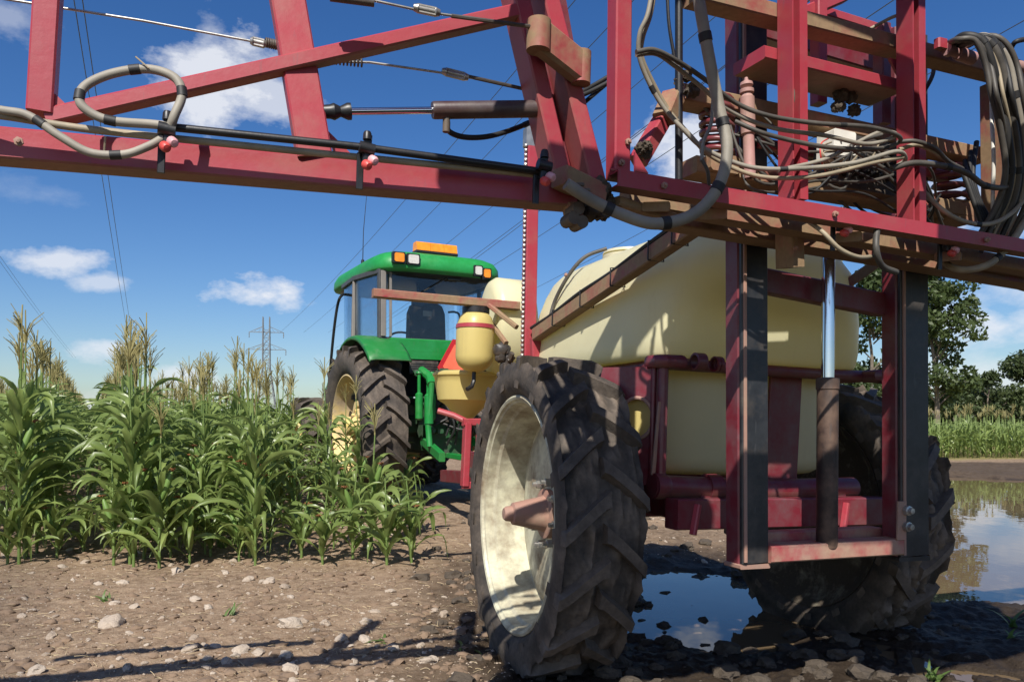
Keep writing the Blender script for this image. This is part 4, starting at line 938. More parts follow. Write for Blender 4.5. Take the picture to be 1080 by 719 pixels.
slotted((960, 0), (961, 236), -1.31)
# --- upper beams
bar('top_beam', (735, -11), (1080, 78), -1.28, -1.22, .085, .058, 'red_dirty', ext1=.3)
bar('top_beam', (806, 54), (952, 90), -1.27, -1.24, .17, .048, 'red')
bar('top_beam', (862, 8), (945, 34), -.9, -.9, .04, .04, 'red')
bar('top_tie', (868, -10), (868, 108), -1.0, -1.0, .05, .055, 'red'); bar('top_tie', (935, 24), (935, 130), -1.0, -1.0, .05, .06, 'maroon')
bar('top_tie', (846, 14), (893, -6), -.98, -.98, .04, .05, 'red')
bar('spring_beam', (722, 96), (1042, 163), -1.16, -1.10, .10, .062, 'red_dirty')
bar('spring_beam', (735, 172), (1028, 222), -1.14, -1.08, .11, .062, 'red_dirty')
bar('spring_beam', (800, 150), (1000, 185), -.98, -.98, .05, .045, 'red')
bar('brace', (677, 168), (714, 104), -1.26, -1.18, .05, .055, 'red')
bar('brace_bracket', (706, 122), (716, 98), -1.24, -1.2, .07, .06, 'red_dirty')
one('tube', [P(716, -60, -1.2), P(716, 190, -1.2)], .014, 12).build('vertical_pipe', M['black'], BM)
one('tube', spline([P(703, -40, -1.22), P(705, 20, -1.22), P(711, 60, -1.22)], 6), .006, 8).build('vertical_pipe', M['black'], BM)
# unseen box beams added overhead to shade tank, wheels and ground, with their braces
for (h, v, u0, u1, th) in ((3.02, -1.2, -1.5, -.25, .12), (3.72, -1.95, -1.75, .3, .2), (2.84, -1.95, .05, 1.7, .2), (2.46, -2.6, -.75, .55, .2), (2.72, -2.6, -.75, .55, .22), (2.98, -2.6, -.75, .55, .22), (3.24, -2.6, -.75, .55, .22), (3.5, -2.6, -.75, .55, .22), (2.60, -2.4, -2.7, 1.1, .24), (2.90, -2.4, -2.7, -1.62, .22), (3.14, -2.4, -2.6, -1.7, .14)):
    one('beam', (u0, v, h), (u1, v, h - .03), .14, th).build('shade_beam', M['red'], BM)
for u in (-2.5, -1.66, -.4): one('beam', (u, -2.34, 2.66), (u * .6, -1.24, 2.96), .07, .07).build('shade_beam_brace', M['red'], BM)
for u in (-2.55, -1.7): one('beam', (u, -2.4, 2.66), (u, -2.4, 3.2), .06, .06, (0, 1, 0)).build('shade_beam_brace', M['red'], BM)
# --- coil springs and damper
def coil(c0, c1, r, wr, turns):
    n = turns * 14; d = c1 - c0; q = [c0 + d * (i / n) + Vector((math.cos(i / 14 * 6.283) * r, math.sin(i / 14 * 6.283) * r, 0)) for i in range(n + 1)]
    return one('tube', q, wr, 8)
coil(P(755, 100, -1.1), P(757, 164, -1.1), .058, .0105, 7).build('coil_spring', M['maroon'], BM, 60)
coil(P(1003, 172, -1.02), P(1003, 212, -1.02), .070, .0115, 4).build('coil_spring', M['maroon'], BM, 60)
sb = MB(); p = P(756, 178, -1.1); sb.box(tuple(p + Vector((-.07, -.06, -.03))), tuple(p + Vector((.06, .06, .035))), .01); p = P(1005, 224, -1.02); sb.build('spring_seat', M['red_dirty'], BM); sb = MB(); sb.box(tuple(p + Vector((-.085, -.06, -.05))), tuple(p + Vector((.085, .06, .04))), .01); sb.build('spring_seat', M['red_dirty'], BM)
a = P(791, 188, -1.2); b_ = P(787, 82, -1.2); L_ = (b_ - a).length
dm = one('lathe', [(0, .01), (.0, .020), (.03, .022), (.035, .0205), (L_ * .43, .0205), (L_ * .44, .027), (L_ * .80, .0265), (L_ * .81, .022), (L_ * .84, .018), (L_ * .845, .026), (L_ * .88, .026), (L_ * .89, .014), (L_ * .92, .024), (L_ * .95, .022), (L_ * .97, .008), (L_, .006), (L_, 0)], a, b_ - a, 28).build('damper', M['damper'], BM)
# --- hoses
def hose(pts, r, m='hose_dark', name='hose', bands=0, seg=10):
    q = spline([P(*p) for p in pts], 8); o = one('tube', q, r, seg).build(name, M[m], BM, 60)
    if bands:
        for k in range(1, bands + 1):
            i = int(len(q) * k / (bands + 1)); t_ = (q[min(i + 1, len(q) - 1)] - q[i - 1]).normalized(); one('lathe', [(-.014, r * .9), (-.013, r * 1.13), (.013, r * 1.13), (.014, r * .9)], q[i], t_, 14).build('hose_tape', M['blackrub'], o)
    return o
hose([(728, -60, -1.5), (737, 0, -1.5), (748, 62, -1.5), (758, 112, -1.5), (767, 158, -1.52), (757, 198, -1.52), (731, 226, -1.50), (692, 236, -1.48), (655, 226, -1.46), (622, 210, -1.44), (597, 194, -1.44)], .0185, 'hose_grey', 'thick_hose', 5, 16)
hose([(740, 170, -1.44), (742, 150, -1.42), (750, 130, -1.40), (752, 105, -1.38)], .006, 'hose_grey')
hose([(740, 168, -1.44), (746, 180, -1.44), (748, 195, -1.42)], .006, 'hose_dark')
hose([(692, -40, -1.30), (684, 12, -1.30), (675, 35, -1.28), (674, 58, -1.26), (683, 84, -1.25), (699, 112, -1.25), (722, 138, -1.28), (745, 158, -1.3), (790, 176, -1.36), (840, 178, -1.42), (900, 172, -1.44), (945, 160, -1.44), (955, 168, -1.40), (945, 176, -1.36)], .008, 'hose_grey', 'hose', 2)
hose([(695, -40, -1.28), (687, 12, -1.28), (678, 40, -1.26), (677, 60, -1.24), (688, 86, -1.23), (705, 116, -1.23), (728, 143, -1.26), (752, 166, -1.28), (800, 186, -1.34), (860, 186, -1.42), (920, 172, -1.44), (952, 166, -1.42)], .0075, 'hose_tan')
hose([(671, 55, -1.40), (690, 53, -1.40), (715, 65, -1.38), (745, 85, -1.36), (775, 108, -1.35), (810, 122, -1.38), (860, 130, -1.42), (915, 134, -1.44), (945, 142, -1.42), (948, 150, -1.38), (925, 157, -1.38), (870, 155, -1.40), (810, 142, -1.38), (775, 128, -1.33)], .008, 'hose_dark', 'hose', 3)
hose([(671, 58, -1.38), (692, 57, -1.38), (712, 70, -1.36), (740, 92, -1.34), (770, 117, -1.33), (815, 135, -1.36), (870, 143, -1.40), (915, 152, -1.42), (945, 143, -1.40), (930, 139, -1.36), (905, 150, -1.36), (870, 168, -1.38), (820, 180, -1.40)], .0075, 'hose_grey')
hose([(940, 182, -1.4), (900, 158, -1.38), (905, 150, -1.36), (930, 142, -1.36)], .007, 'hose_dark')
hose([(946, 150, -1.36), (965, 149, -1.40), (985, 156, -1.40), (1000, 170, -1.36), (1015, 178, -1.3)], .008, 'hose_dark', 'hose')
hose([(948, 158, -1.36), (968, 153, -1.38), (988, 163, -1.38), (1006, 175, -1.3)], .008, 'hose_tan')
hose([(940, 178, -1.40), (965, 172, -1.42), (1000, 176, -1.42), (1022, 184, -1.42), (1040, 196, -1.40), (1065, 196, -1.38), (1090, 175, -1.36)], .011, 'hose_dark', 'hose', 2)
hose([(975, 203, -1.30), (995, 222, -1.38), (1018, 234, -1.40), (1045, 236, -1.40), (1070, 222, -1.38), (1095, 190, -1.36)], .009, 'hose_tan', 'hose', 1)
hose([(850, 232, -1.3), (868, 245, -1.4), (885, 262, -1.42), (905, 271, -1.42), (925, 270, -1.38)], .008, 'hose_tan')
hose([(700, 206, -1.0), (760, 190, -1.0), (800, 186, -1.0), (830, 184, -.98), (880, 200, -.98), (930, 225, -.98), (990, 245, -.98)], .006, 'hose_dark')
hose([(855, 200, -1.05), (880, 208, -1.05), (905, 226, -1.05), (935, 228, -1.05)], .006, 'hose_dark')
hose([(892, 192, -1.05), (902, 215, -1.05), (925, 232, -1.05)], .0055, 'blackrub')
hose([(985, 270, -1.15), (1010, 284, -1.3), (1040, 280, -1.38), (1062, 262, -1.38), (1078, 238, -1.36), (1100, 200, -1.34)], .014, 'hose_tan', 'hose', 1)
hose([(925, 240, -1.40), (924, 262, -1.42), (930, 280, -1.40), (945, 287, -1.36)], .012, 'hose_dark')
hose([(640, 88, -1.0), (620, 98, -1.0), (600, 106, -1.02), (578, 118, -1.1), (555, 131, -1.18), (520, 143, -1.22), (492, 145, -1.24), (474, 139, -1.26), (472, 128, -1.26)], .0085, 'blackrub', 'ram_hose', 1)
hose([(650, 76, -.98), (630, 88, -.98), (608, 100, -1.0), (590, 108, -1.02)], .0085, 'blackrub')
hose([(650, 80, -.96), (632, 95, -.96), (612, 112, -.98)], .008, 'blackrub')
hose([(968, 55, -1.1), (975, 72, -1.1), (968, 95, -1.1), (955, 115, -1.05)], .010, 'hose_grey')
hose([(984, 60, -1.1), (984, 78, -1.1), (974, 98, -1.1), (960, 122, -1.05)], .009, 'hose_dark')
hose([(912, 34, -1.0), (930, 24, -1.05), (945, 17, -1.12), (960, 15, -1.15)], .007, 'hose_tan')
r0_ = random.Random(11)
for k in range(9):
    a_ = r0_.uniform; hose([(760 + a_(-20, 40), 95 + a_(-20, 60), -1.12), (800 + a_(-10, 40), 150 + a_(-20, 50), -1.2), (860 + a_(-20, 30), 180 + a_(-25, 30), -1.22), (915 + a_(-20, 20), 165 + a_(-20, 50), -1.24), (965 + a_(-10, 20), 195 + a_(-30, 40), -1.22), (985 + a_(-10, 10), 215 + a_(-10, 25), -1.1)], a_(.004, .0075), ('blackrub', 'hose_dark', 'hose_dark')[k % 3], 'hose', 0, 8)
# bundle dropping at the right
for k, (dx, r, m_) in enumerate(((0, .016, 'blackrub'), (9, .017, 'hose_dark'), (18, .013, 'hose_grey'), (-7, .012, 'hose_dark'), (26, .011, 'hose_dark'), (5, .007, 'hose_tan'), (14, .010, 'blackrub'), (-2, .009, 'hose_dark'))):
    hose([(1004 + dx * .6, 46 + (k % 3) * 3, -1.30 + .01 * k), (1018 + dx, 38 + (k % 2) * 4, -1.38), (1036 + dx, 44 + k % 3 * 3, -1.42), (1047 + dx, 70, -1.43), (1053 + dx, 100, -1.42 - .006 * k), (1062 + dx * .9, 140, -1.42), (1066 + dx * .8, 180, -1.40), (1058 + dx * .9, 215, -1.36), (1036 + dx, 246 + k * 3, -1.30)], r, m_, 'hose', 3 if k < 3 else 0)
hose([(1046, 65, -1.3), (1046, 120, -1.34), (1048, 170, -1.36), (1047, 210, -1.34), (1048, 240, -1.32)], .0075, 'white', 'hose')
for k in range(4): hose([(1030 - 6 * k, 150 + 10 * k, -1.2), (1026 - 3 * k, 185, -1.25), (1034 - 2 * k, 215, -1.28), (1050 - k * 4, 242, -1.3)], .011, 'blackrub')
# valve bank between the slotted uprights
vb = MB(); vb.box(tuple(P(884, 196, -1.15) + Vector((0, 0, 0))), tuple(P(946, 152, -1.15) + Vector((.0, .14, 0))), .01); vb.build('valve_bank', M['darksteel'], BM)
vk = MB()
for k in range(6):
    for zz in (158, 170, 183): vk.lathe([(0, .0), (0, .012), (-.03, .013), (-.034, .007), (-.055, .007), (-.056, 0)], P(890 + 9 * k, zz + k * 1.2, -1.15), (0, 1, 0), 10)
vk.build('valve_fittings', M['black'], BM)
vx = MB(); vx.box(tuple(P(879, 165, -1.22)), tuple(P(903, 140, -1.22) + Vector((0, .09, 0))), .006); vbx = vx.build('control_box', M['white'], BM)
one('lathe', [(0, 0), (0, .004), (-.004, .004), (-.004, 0)], P(887, 149, -1.222), (0, 1, 0), 10).build('box_screw', M['black'], vbx)
for k in range(4): hose([(874 + 3 * k, 146 + 4 * k, -1.24), (866 + k, 152 + 3 * k, -1.27), (866 + 2 * k, 168, -1.27), (872 + 4 * k, 184, -1.22)], .003, 'redcap' if k == 0 else 'hose_tan', 'cable', 0, 6)
for k in range(5): hose([(900 + 9 * k, 152, -1.2), (895 + 7 * k, 165 + 2 * k, -1.27), (880 + 6 * k, 177, -1.26), (862 + 8 * k, 172 - 3 * k, -1.2)], .004, 'hose_tan' if k % 2 else 'blackrub', 'cable', 0, 6)
# small rams lying on the top beam
for (a, b_) in (((998, 52), (1026, 62)), ((1060, 66), (1078, 72))):
    p0 = P(*a, -1.30); p1 = P(*b_, -1.30); L_ = (p1 - p0).length
    one('lathe', [(0, 0), (0, .024), (.02, .026), (.022, .018), (L_ * .4, .018), (L_ * .41, .026), (L_, .026), (L_, 0)], p0, p1 - p0, 18).build('fold_ram', M['damper'], BM)
lg = MB(); lg.beam(P(992, 52, -1.29), P(992, 42, -1.29), .05, .03, (0, 1, 0)); lg.build('ram_lug', M['red'], BM)
bar('side_upright', (1060, 84), (1062, 250), -1.22, -1.22, .07, .12, 'red_dirty')
rb = hose([(1064, 60, -1.32), (1068, 48, -1.34), (1075, 43, -1.36), (1095, 40, -1.36)], .010, 'blackrub')
# hanging flap of hoses under the right end
for k in range(4): bar('folded_arm', (1010 + 10 * k, 276 + 4 * k), (1080, 288 + 4 * k), -1.1 + .06 * k, -1.1 + .06 * k, .05, .03, 'red_dirty', ext1=.6)
# --- left wing
wing_v = lambda px: -1.36 + (1 - px / 600) * .16
def W_(px, py, dv=0.): return (px, py), wing_v(px) + dv
def wbar(name, a, b_, w, h, m='red', ext0=0, ext1=0, dva=0, dvb=0, ref=(0, 0, 1)): return bar(name, a, b_, wing_v(a[0]) + dva, wing_v(b_[0]) + dvb, w, h, m, None, ext0, ext1, ref)
rail = wbar('wing_rail', (0, 149.5), (603, 203), .085, .082, 'red', 2.2, .015)
wbar('wing_rail', (-700, -60), (-40, 0), .05, .05, 'red')
def wpost(a, b_, w, h, ext=.35, dva=0, dvb=0, m='red'):
    p0 = P(*a, wing_v(a[0]) + dva); p1 = P(*b_, wing_v(b_[0]) + dvb); d = (p0 - p1).normalized()
    return one('beam', p1 + Vector((0, h / 2, 0)), p0 + d * ext + Vector((0, h / 2, 0)), w, h, (0, 1, 0), .005).build('wing_post', M[m], BM)
wpost((48, 0), (41, 116), .062, .07)
wpost((305, 0), (333, 165), .098, .05, dva=.05)
wbar('wing_diagonal', (48, 122), (548, 10), .05, .042, 'red', 0, .0, .01, .0)
pA = wpost((552, 0), (596, 190), .052, .10, dva=0); pB = wpost((583, 0), (633, 196), .056, .10, dva=.02, dvb=.0)
pl = MB(); q = [P(556, -40, -1.26), P(590, -40, -1.26), P(632, 196, -1.26), P(598, 200, -1.26)]
n0 = len(pl.v); pl.v += [tuple(p) for p in q] + [tuple(p + Vector((0, .012, 0))) for p in q]; pl.f += [(0, 1, 2, 3), (7, 6, 5, 4), (0, 4, 5, 1), (1, 5, 6, 2), (2, 6, 7, 3), (3, 7, 4, 0)]; pl.build('hinge_web', M['maroon'], BM)
# hinge bracket on the end posts
hb_ = MB(); hb_.beam(P(566, 36, -1.40), P(614, 74, -1.37), .05, .10, (0, 0, 1), .012); hb_.lathe([(-.045, 0), (-.045, .036), (.045, .036), (.045, 0)], P(568, 38, -1.41), (0, 0, 1), 20); hb_.lathe([(-.05, 0), (-.05, .03), (.05, .03), (.05, 0)], P(613, 72, -1.37), (0, 0, 1), 20); hb_.build('hinge_bracket', M['red_dirty'], BM)
fp = MB(); fp.beam(P(590, 186, -1.40), P(632, 206, -1.36), .07, .06); fp.beam(P(640, 215, -1.30), P(700, 232, -1.22), .12, .03); fp.beam(P(603, 215, -1.34), P(606, 238, -1.34), .05, .05, (0, 1, 0)); fp.build('hinge_foot', M['red_dirty'], BM)
hk = MB()
for (x_, y_) in ((601, 232), (610, 236), (606, 222)): hk.lathe([(-.03, 0), (-.03, .020), (.03, .020), (.03, 0)], P(x_, y_, -1.37), (0, 1, 0), 14)
hk.lathe([(0, 0), (0, .007), (.06, .007), (.06, 0)], P(603, 200, -1.42), (1, 0, .1), 8); hk.lathe([(0, 0), (0, .006), (.05, .006), (.05, 0)], P(600, 194, -1.42), (1, 0, .1), 8); hk.build('hinge_pin', M['darksteel'], BM)
r_ = random.Random(3)
def clump(n, px, py, dx, dy, v, lo, hi):
    mu = MB()
    for k in range(n): mu.blob(P(px + r_.uniform(-dx, dx), py + r_.uniform(-dy, dy), v + r_.uniform(-.03, .03)), r_.uniform(lo, hi), k + px, .5, 2.5, 3)
    mu.build('mud_clump', M['mud'], BM)
clump(9, 627, 211, 20, 14, -1.34, .02, .036); clump(5, 676, 158, 8, 6, -1.26, .014, .022); clump(5, 892, 108, 12, 9, -1.17, .018, .028); clump(4, 722, 88, 10, 8, -1.2, .016, .026); clump(4, 755, 211, 7, 8, -1.3, .014, .022)
# spray lines along the rail, hose loop, clamps
sl_ = MB(); sl_.tube([P(168, 133, wing_v(168) - .07), P(380, 155, wing_v(380) - .07), P(572, 181, wing_v(572) - .07)], .0105, 12); sl_.build('spray_line', M['black'], BM, 60)
sl_ = MB(); sl_.tube(spline([P(-60, 118, wing_v(-60) - .06), P(0, 122, wing_v(0) - .06), P(90, 136, wing_v(90) - .05), P(250, 153, wing_v(250) - .05), P(400, 168, wing_v(400) - .05), P(572, 185, wing_v(572) - .05)], 8), .0095, 12); sl_.build('spray_line', M['hose_tan'], BM, 60)
hose([(178, 133, wing_v(178) - .085), (158, 131, wing_v(158) - .08), (120, 128, wing_v(120) - .09), (97, 120, wing_v(97) - .09), (84, 107, wing_v(84) - .09), (90, 91, wing_v(90) - .08), (118, 78, wing_v(118) - .07), (156, 73, wing_v(156) - .07), (184, 82, wing_v(184) - .08), (192, 100, wing_v(192) - .09), (184, 122, wing_v(184) - .1), (180, 134, wing_v(180) - .09)], .0115, 'hose_grey', 'hose_loop', 4, 14)
hose([(-60, 105, wing_v(-60) - .06), (0, 116, wing_v(0) - .07), (30, 122, wing_v(30) - .08), (62, 143, wing_v(62) - .09), (95, 161, wing_v(95) - .09), (130, 163, wing_v(130) - .09), (155, 155, wing_v(155) - .09), (172, 146, wing_v(172) - .08)], .0105, 'hose_grey', 'hose_loop', 2, 14)
tg = MB(); tg.tube(spline([P(157, 72, wing_v(157) - .085), P(150, 66, wing_v(150) - .085), P(143, 60, wing_v(143) - .085)], 4), .0022, 5); tg.build('cable_tie', M['hose_tan'], BM); tg = MB(); tg.tube([P(111, 144, wing_v(111) - .06), P(110, 160, wing_v(110) - .04)], .003, 5); tg.build('cable_tie', M['hose_tan'], BM)
def nozzle(px, py, v, s_=1.0, flip=1):
    c = P(px, py, v); b_ = MB(); k = s_ * .001
    b_.lathe([(-22 * k, 0), (-22 * k, 17 * k), (22 * k, 17 * k), (22 * k, 0)], c + Vector((0, 0, .006)), (1, 0, -.1), 16)
    b_.beam(c + Vector((0, .01, -.03)), c + Vector((.004, .01, .045)), 22 * k, 26 * k, (0, 1, 0)); b_.lathe([(0, 0), (0, 13 * k), (18 * k, 12 * k), (24 * k, 9 * k), (24 * k, 0)], c + Vector((.0, 0, .03)), (0, 0, 1), 14)
    b_.beam(c + Vector((-.012, .03, -.10)), c + Vector((-.012, .03, .0)), 20 * k, 12 * k, (0, 1, 0))
    bo_ = b_.build('nozzle', M['black'], BM)
    for (dx, dz, m_, n_) in ((10 * k, -24 * k, 'pink', 'nozzle_cap'), (-8 * k, -40 * k, 'redcap', 'nozzle_cap')):
        q = c + Vector((dx, -.022, dz)); q_ = MB(); q_.lathe([(0, 0), (0, 9 * k), (8 * k, 14 * k), (24 * k, 13.5 * k), (30 * k, 9 * k), (31 * k, 0)], q + Vector((0, .018, 0)), (.35, -.8, -.45), 14)
        q_.build(n_, M[m_], bo_)
    return bo_
nozzle(176, 139, wing_v(176) - .09, .95); nozzle(387, 159, wing_v(387) - .09, .95); nozzle(574, 177, wing_v(574) - .09, .95)
nozzle(888, 234, -1.36, .95); nozzle(1001, 256, -1.36, .95)
# stay cables with turnbuckles
def stay(pts, rod=None, dv=0.0, spring=None, tb=None):
    q = [P(px, py, wing_v(px) + dv) for px, py in pts]; s_ = MB(); s_.tube(q, .0038, 8); o = s_.build('stay_cable', M['steel'], BM, 60)
    if rod:
        r_ = MB(); r_.tube([P(*rod[0], wing_v(rod[0][0]) + dv), P(*rod[1], wing_v(rod[1][0]) + dv)], .006, 8); r_.build('stay_rod', M['darksteel'], o)
    if spring:
        c = MB(); a = P(*spring[0], wing_v(spring[0][0]) + dv); b_ = P(*spring[1], wing_v(spring[1][0]) + dv); d = b_ - a; n = 90
        c.tube([a + d * (i / n) + Vector((0, math.cos(i * .55), math.sin(i * .55))) * .012 for i in range(n + 1)], .0032, 6); c.build('stay_spring', M['darksteel'], o, 60)
    if tb:
        t_ = MB(); a = P(*tb[0], wing_v(tb[0][0]) + dv); b_ = P(*tb[1], wing_v(tb[1][0]) + dv); d = (b_ - a); L_ = d.length
        t_.lathe([(0, 0), (0, .009), (L_ * .16, .013), (L_ * .2, .0085), (L_ * .8, .0085), (L_ * .84, .013), (L_, .009), (L_, 0)], a, d, 12)
        for z_ in (-.0095, .0095): t_.beam(a + d * .15 + Vector((0, 0, z_)), a + d * .85 + Vector((0, 0, z_)), .011, .006)
        t_.build('turnbuckle', M['steel'], o)
stay([(-40, -8), (10, 0), (150, 22), (283, 47), (300, 50)], None, .16, ((280, 45), (298, 49)), ((264, 43), (281, 47)))
stay([(340, 65), (390, 66), (480, 79), (565, 96)], ((490, 80), (566, 97)), .10, ((352, 63), (382, 66)), ((466, 75), (494, 82)))
stay([(345, -4), (395, 1), (450, 13), (578, 31)], ((476, 17), (580, 31)), -.07, None, ((436, 8), (464, 14)))
bk = MB(); q0 = P(348, -3, wing_v(348) - .07); q1 = P(394, 3, wing_v(394) - .07); bk.lathe([(0, 0), (0, .012), (.12, .012), ((q1 - q0).length, .008), ((q1 - q0).length, 0)], q0, q1 - q0, 12); bk.build('stay_spring', M['darksteel'], BM)
# breakaway ram
ra = P(348, 118, wing_v(348) + .04); rb_ = P(456, 116.5, wing_v(456) + .04); rc = P(566, 115, wing_v(566) + .04)
ro = one('lathe', [(0, 0), (0, .024), (.006, .026), ((rc - rb_).length, .026), ((rc - rb_).length, 0)], rb_, rc - rb_, 24).build('fold_ram', M['ramdark'], BM)
one('tube', [ra, rb_], .0105, 14).build('ram_rod', M['chrome'], ro)
one('lathe', [(-.03, 0), (-.03, .018), (.0, .020), (.012, .024), (.03, .015), (.05, .024), (.06, .024), (.062, 0)], ra, rb_ - ra, 20).build('ram_buffer', M['black'], ro)
el = MB(); p = P(471, 122, wing_v(471) + .04); el.lathe([(0, 0), (0, .011), (.05, .011), (.05, 0)], p, (0, 0, -1), 12); el.build('ram_fitting', M['darksteel'], ro)

# gusset plates, bolts and weld beads on the frame
def bolts(pts, v):
    for (px, py) in pts: one('lathe', [(0, 0), (0, .011), (-.008, .011), (-.009, .006), (-.016, .0055), (-.017, 0)], P(px, py, v), (0, 1, 0), 6).build('bolt', M['hubbrown'], BM)
bolts([(655, 172), (662, 150)], -1.362); bolts([(838, 262), (838, 250)], -1.182); bolts([(700, 196), (880, 226), (1040, 253)], -1.423)
bolts([(600, 197), (20, 150)], -1.37)
for (px, py, v) in ((657, 181, -1.368), (837, 212, -1.36), (961, 236, -1.36)):
    c = P(px, py, v); w_ = MB()
    w_.tube([c + Vector((-.045 + .009 * k, .0, .004 * ((k * 7) % 3 - 1) * .4)) for k in range(11)], .0045, 6); w_.build('weld_bead', M['red'], BM)
def gusset(a, b_, c, v, parent=BM):
    q = [P(*p, v) for p in (a, b_, c)]; g = MB(); g.v = [tuple(p) for p in q] + [tuple(p + Vector((0, .010, 0))) for p in q]; g.f = [(0, 1, 2), (5, 4, 3), (0, 3, 4, 1), (1, 4, 5, 2), (2, 5, 3, 0)]; g.build('gusset', M['red'], parent, 20)
gusset((670, 181), (684, 183), (670, 160), -1.34); gusset((56, 118), (78, 118), (57, 98), wing_v(60) + .02); gusset((352, 160), (372, 164), (346, 138), wing_v(350) + .08); gusset((950, 64), (938, 61), (950, 84), -1.26)
# ------------------------------------------------------------------ tractor (u right, v forward, w up; origin on the ground under the rear axle)
TRC = thing('tractor', 'green farm tractor with yellow wheels and amber roof beacon pulling the sprayer past the corn', 'tractor', TR.m)
def tractor_wheel(c, Rr, Wd, rim, nl, flip, parent, seed):
    rm = MB(); q = rim
    rm.lathe([(-.19, q + .015), (-.21, q + .012), (-.215, q - .004), (-.19, q - .02), (-.12, q - .03), (-.02, q - .06), (.03, q - .09), (.02, q - .14), (-.03, q - .22), (-.06, q * .48), (-.06, q * .40), (.0, q * .36), (.0, 0)], (0, 0, 0), (1, 0, 0), 72)
    rm.lathe([(.05, 0), (.05, q * .5), (.10, q - .1), (.15, q - .04), (.21, q), (.19, q + .015), (.0, q - .03), (-.19, q + .015)], (0, 0, 0), (1, 0, 0), 72)
    w_ = rm.build('wheel', M['yellow'], parent, 30); w_.matrix_local = Matrix.Translation(c) @ Matrix.Rotation(R_(180) if flip else 0, 4, 'Z')
    tyre(Rr, Wd, rim, nl, .058, .12, seed, .072, 150).build('tyre', M['tyre_dusty'], w_, 40)
    hb = MB(); hb.lathe([(.0, q * .36), (-.07, q * .34), (-.08, q * .26), (-.10, q * .20), (-.22, q * .18), (-.24, q * .13), (-.24, 0)], (0, 0, 0), (1, 0, 0), 32)
    for k in range(8):
        a = k * 2 * math.pi / 8; hb.lathe([(-.05, .022), (-.10, .022), (-.105, .012), (-.105, 0)], (0, math.cos(a) * q * .30, math.sin(a) * q * .30), (1, 0, 0), 6)
    hb.build('hub', M['yellow'], w_)
    if rim > .4:
        ws = MB()
        for k in range(6):
            a = k * 2 * math.pi / 6 + .3; y_, z_ = math.cos(a) * q * .62, math.sin(a) * q * .62; ws.lathe([(-.045, .0), (-.045, .07), (-.052, .075), (-.056, .05), (-.053, 0)], (0, y_, z_), (1, 0, 0), 20)
        ws.build('wheel_weight_slots', M['black'], w_)
    return w_
tractor_wheel((-.93, 0, .95), .95, .50, .60, 23, False, TRC, 11); tractor_wheel((.93, 0, .95), .95, .50, .60, 23, True, TRC, 12)
tractor_wheel((-.92, 2.75, .68), .68, .38, .36, 20, False, TRC, 13); tractor_wheel((.92, 2.75, .68), .68, .38, .36, 20, True, TRC, 14)
bd_ = MB(); bd_.box((-.30, -.45, .62), (.30, 1.6, 1.25), .04); bd_.box((-.24, 1.5, .70), (.24, 3.3, 1.1), .04); bd_.beam((-.9, 0, .95), (.9, 0, .95), .26, .26, (0, 0, 1), .06); bd_.beam((-.85, 2.75, .68), (.85, 2.75, .68), .18, .2, (0, 0, 1), .04); bd_.build('chassis', M['green_dark'], TRC)
hd = MB(); hd.prism([(-.40, 1.15), (.40, 1.15), (.42, 1.75), (.36, 1.95), (.22, 2.02), (-.22, 2.02), (-.36, 1.95), (-.42, 1.75)], (0, 1.75, 0), (0, 3.75, -.12), (0, 0, 1), .92); hd.build('bonnet', M['green'], TRC)
# cab frame, panes, roof
zb, zt = 1.98, 2.78
fl_ = [(-.81, -.30), (.66, -.30), (.78, .35), (.72, 1.0), (.50, 1.45), (-.55, 1.45), (-.88, 1.0), (-.93, .35)]
cbp = MB()
for i, (x_, y_) in enumerate(fl_):
    wd = .085 if i < 2 else .045
    if i in (3, 6): continue
    z0 = zb if i < 2 else 1.25
    cbp.beam((x_ * .985, y_ + (.02 if i < 2 else 0), z0), (x_ * .985, y_ + (.02 if i < 2 else 0), zt), wd, wd, (0, 1, 0), .012)
for a, b_ in zip(fl_, fl_[1:] + fl_[:1]): cbp.beam((a[0], a[1], zt - .02), (b_[0], b_[1], zt - .02), .06, .06); cbp.beam((a[0], a[1], 1.3 if a[1] > .3 and b_[1] > .3 else zb - .02), (b_[0], b_[1], 1.3 if a[1] > .3 and b_[1] > .3 else zb - .02), .06, .06)
cab = cbp.build('cab_frame', plain('grey_cab_trim', (.055, .055, .056), .5), TRC)
dp_ = painted('dusty_pillar', (.20, .18, .16), .5, .2, .6, dirtcol=(.36, .3, .22))
for x_ in (-.79, .645): one('beam', (x_, -.335, zb + .02), (x_, -.335, zt - .02), .06, .03, (0, 1, 0), .01).build('cab_pillar', dp_, TRC)
one('beam', (-.70, -.325, zb + .02), (-.70, -.325, zt - .02), .03, .02, (0, 1, 0), .006).build('cab_pillar', dp_, TRC); one('beam', (-.95, .35, zb), (-.93, .35, zt - .02), .045, .045, (0, 1, 0), .01).build('cab_pillar', dp_, TRC)
def pane(name, a, b_, z0, z1, inset=.0):
    p = MB(); a = Vector((*a, 0)); b_ = Vector((*b_, 0)); d = (b_ - a).normalized(); n_ = Vector((d.y, -d.x, 0)) * .004; a = a + d * .03; b_ = b_ - d * .03
    q = [a + Vector((0, 0, z0)), b_ + Vector((0, 0, z0)), b_ + Vector((0, 0, z1)), a + Vector((0, 0, z1))]
    p.v = [tuple(x_ + n_) for x_ in q] + [tuple(x_ - n_) for x_ in q]; p.f = [(0, 1, 2, 3), (7, 6, 5, 4), (0, 4, 5, 1), (1, 5, 6, 2), (2, 6, 7, 3), (3, 7, 4, 0)]; return p.build(name, M['glass'], cab)
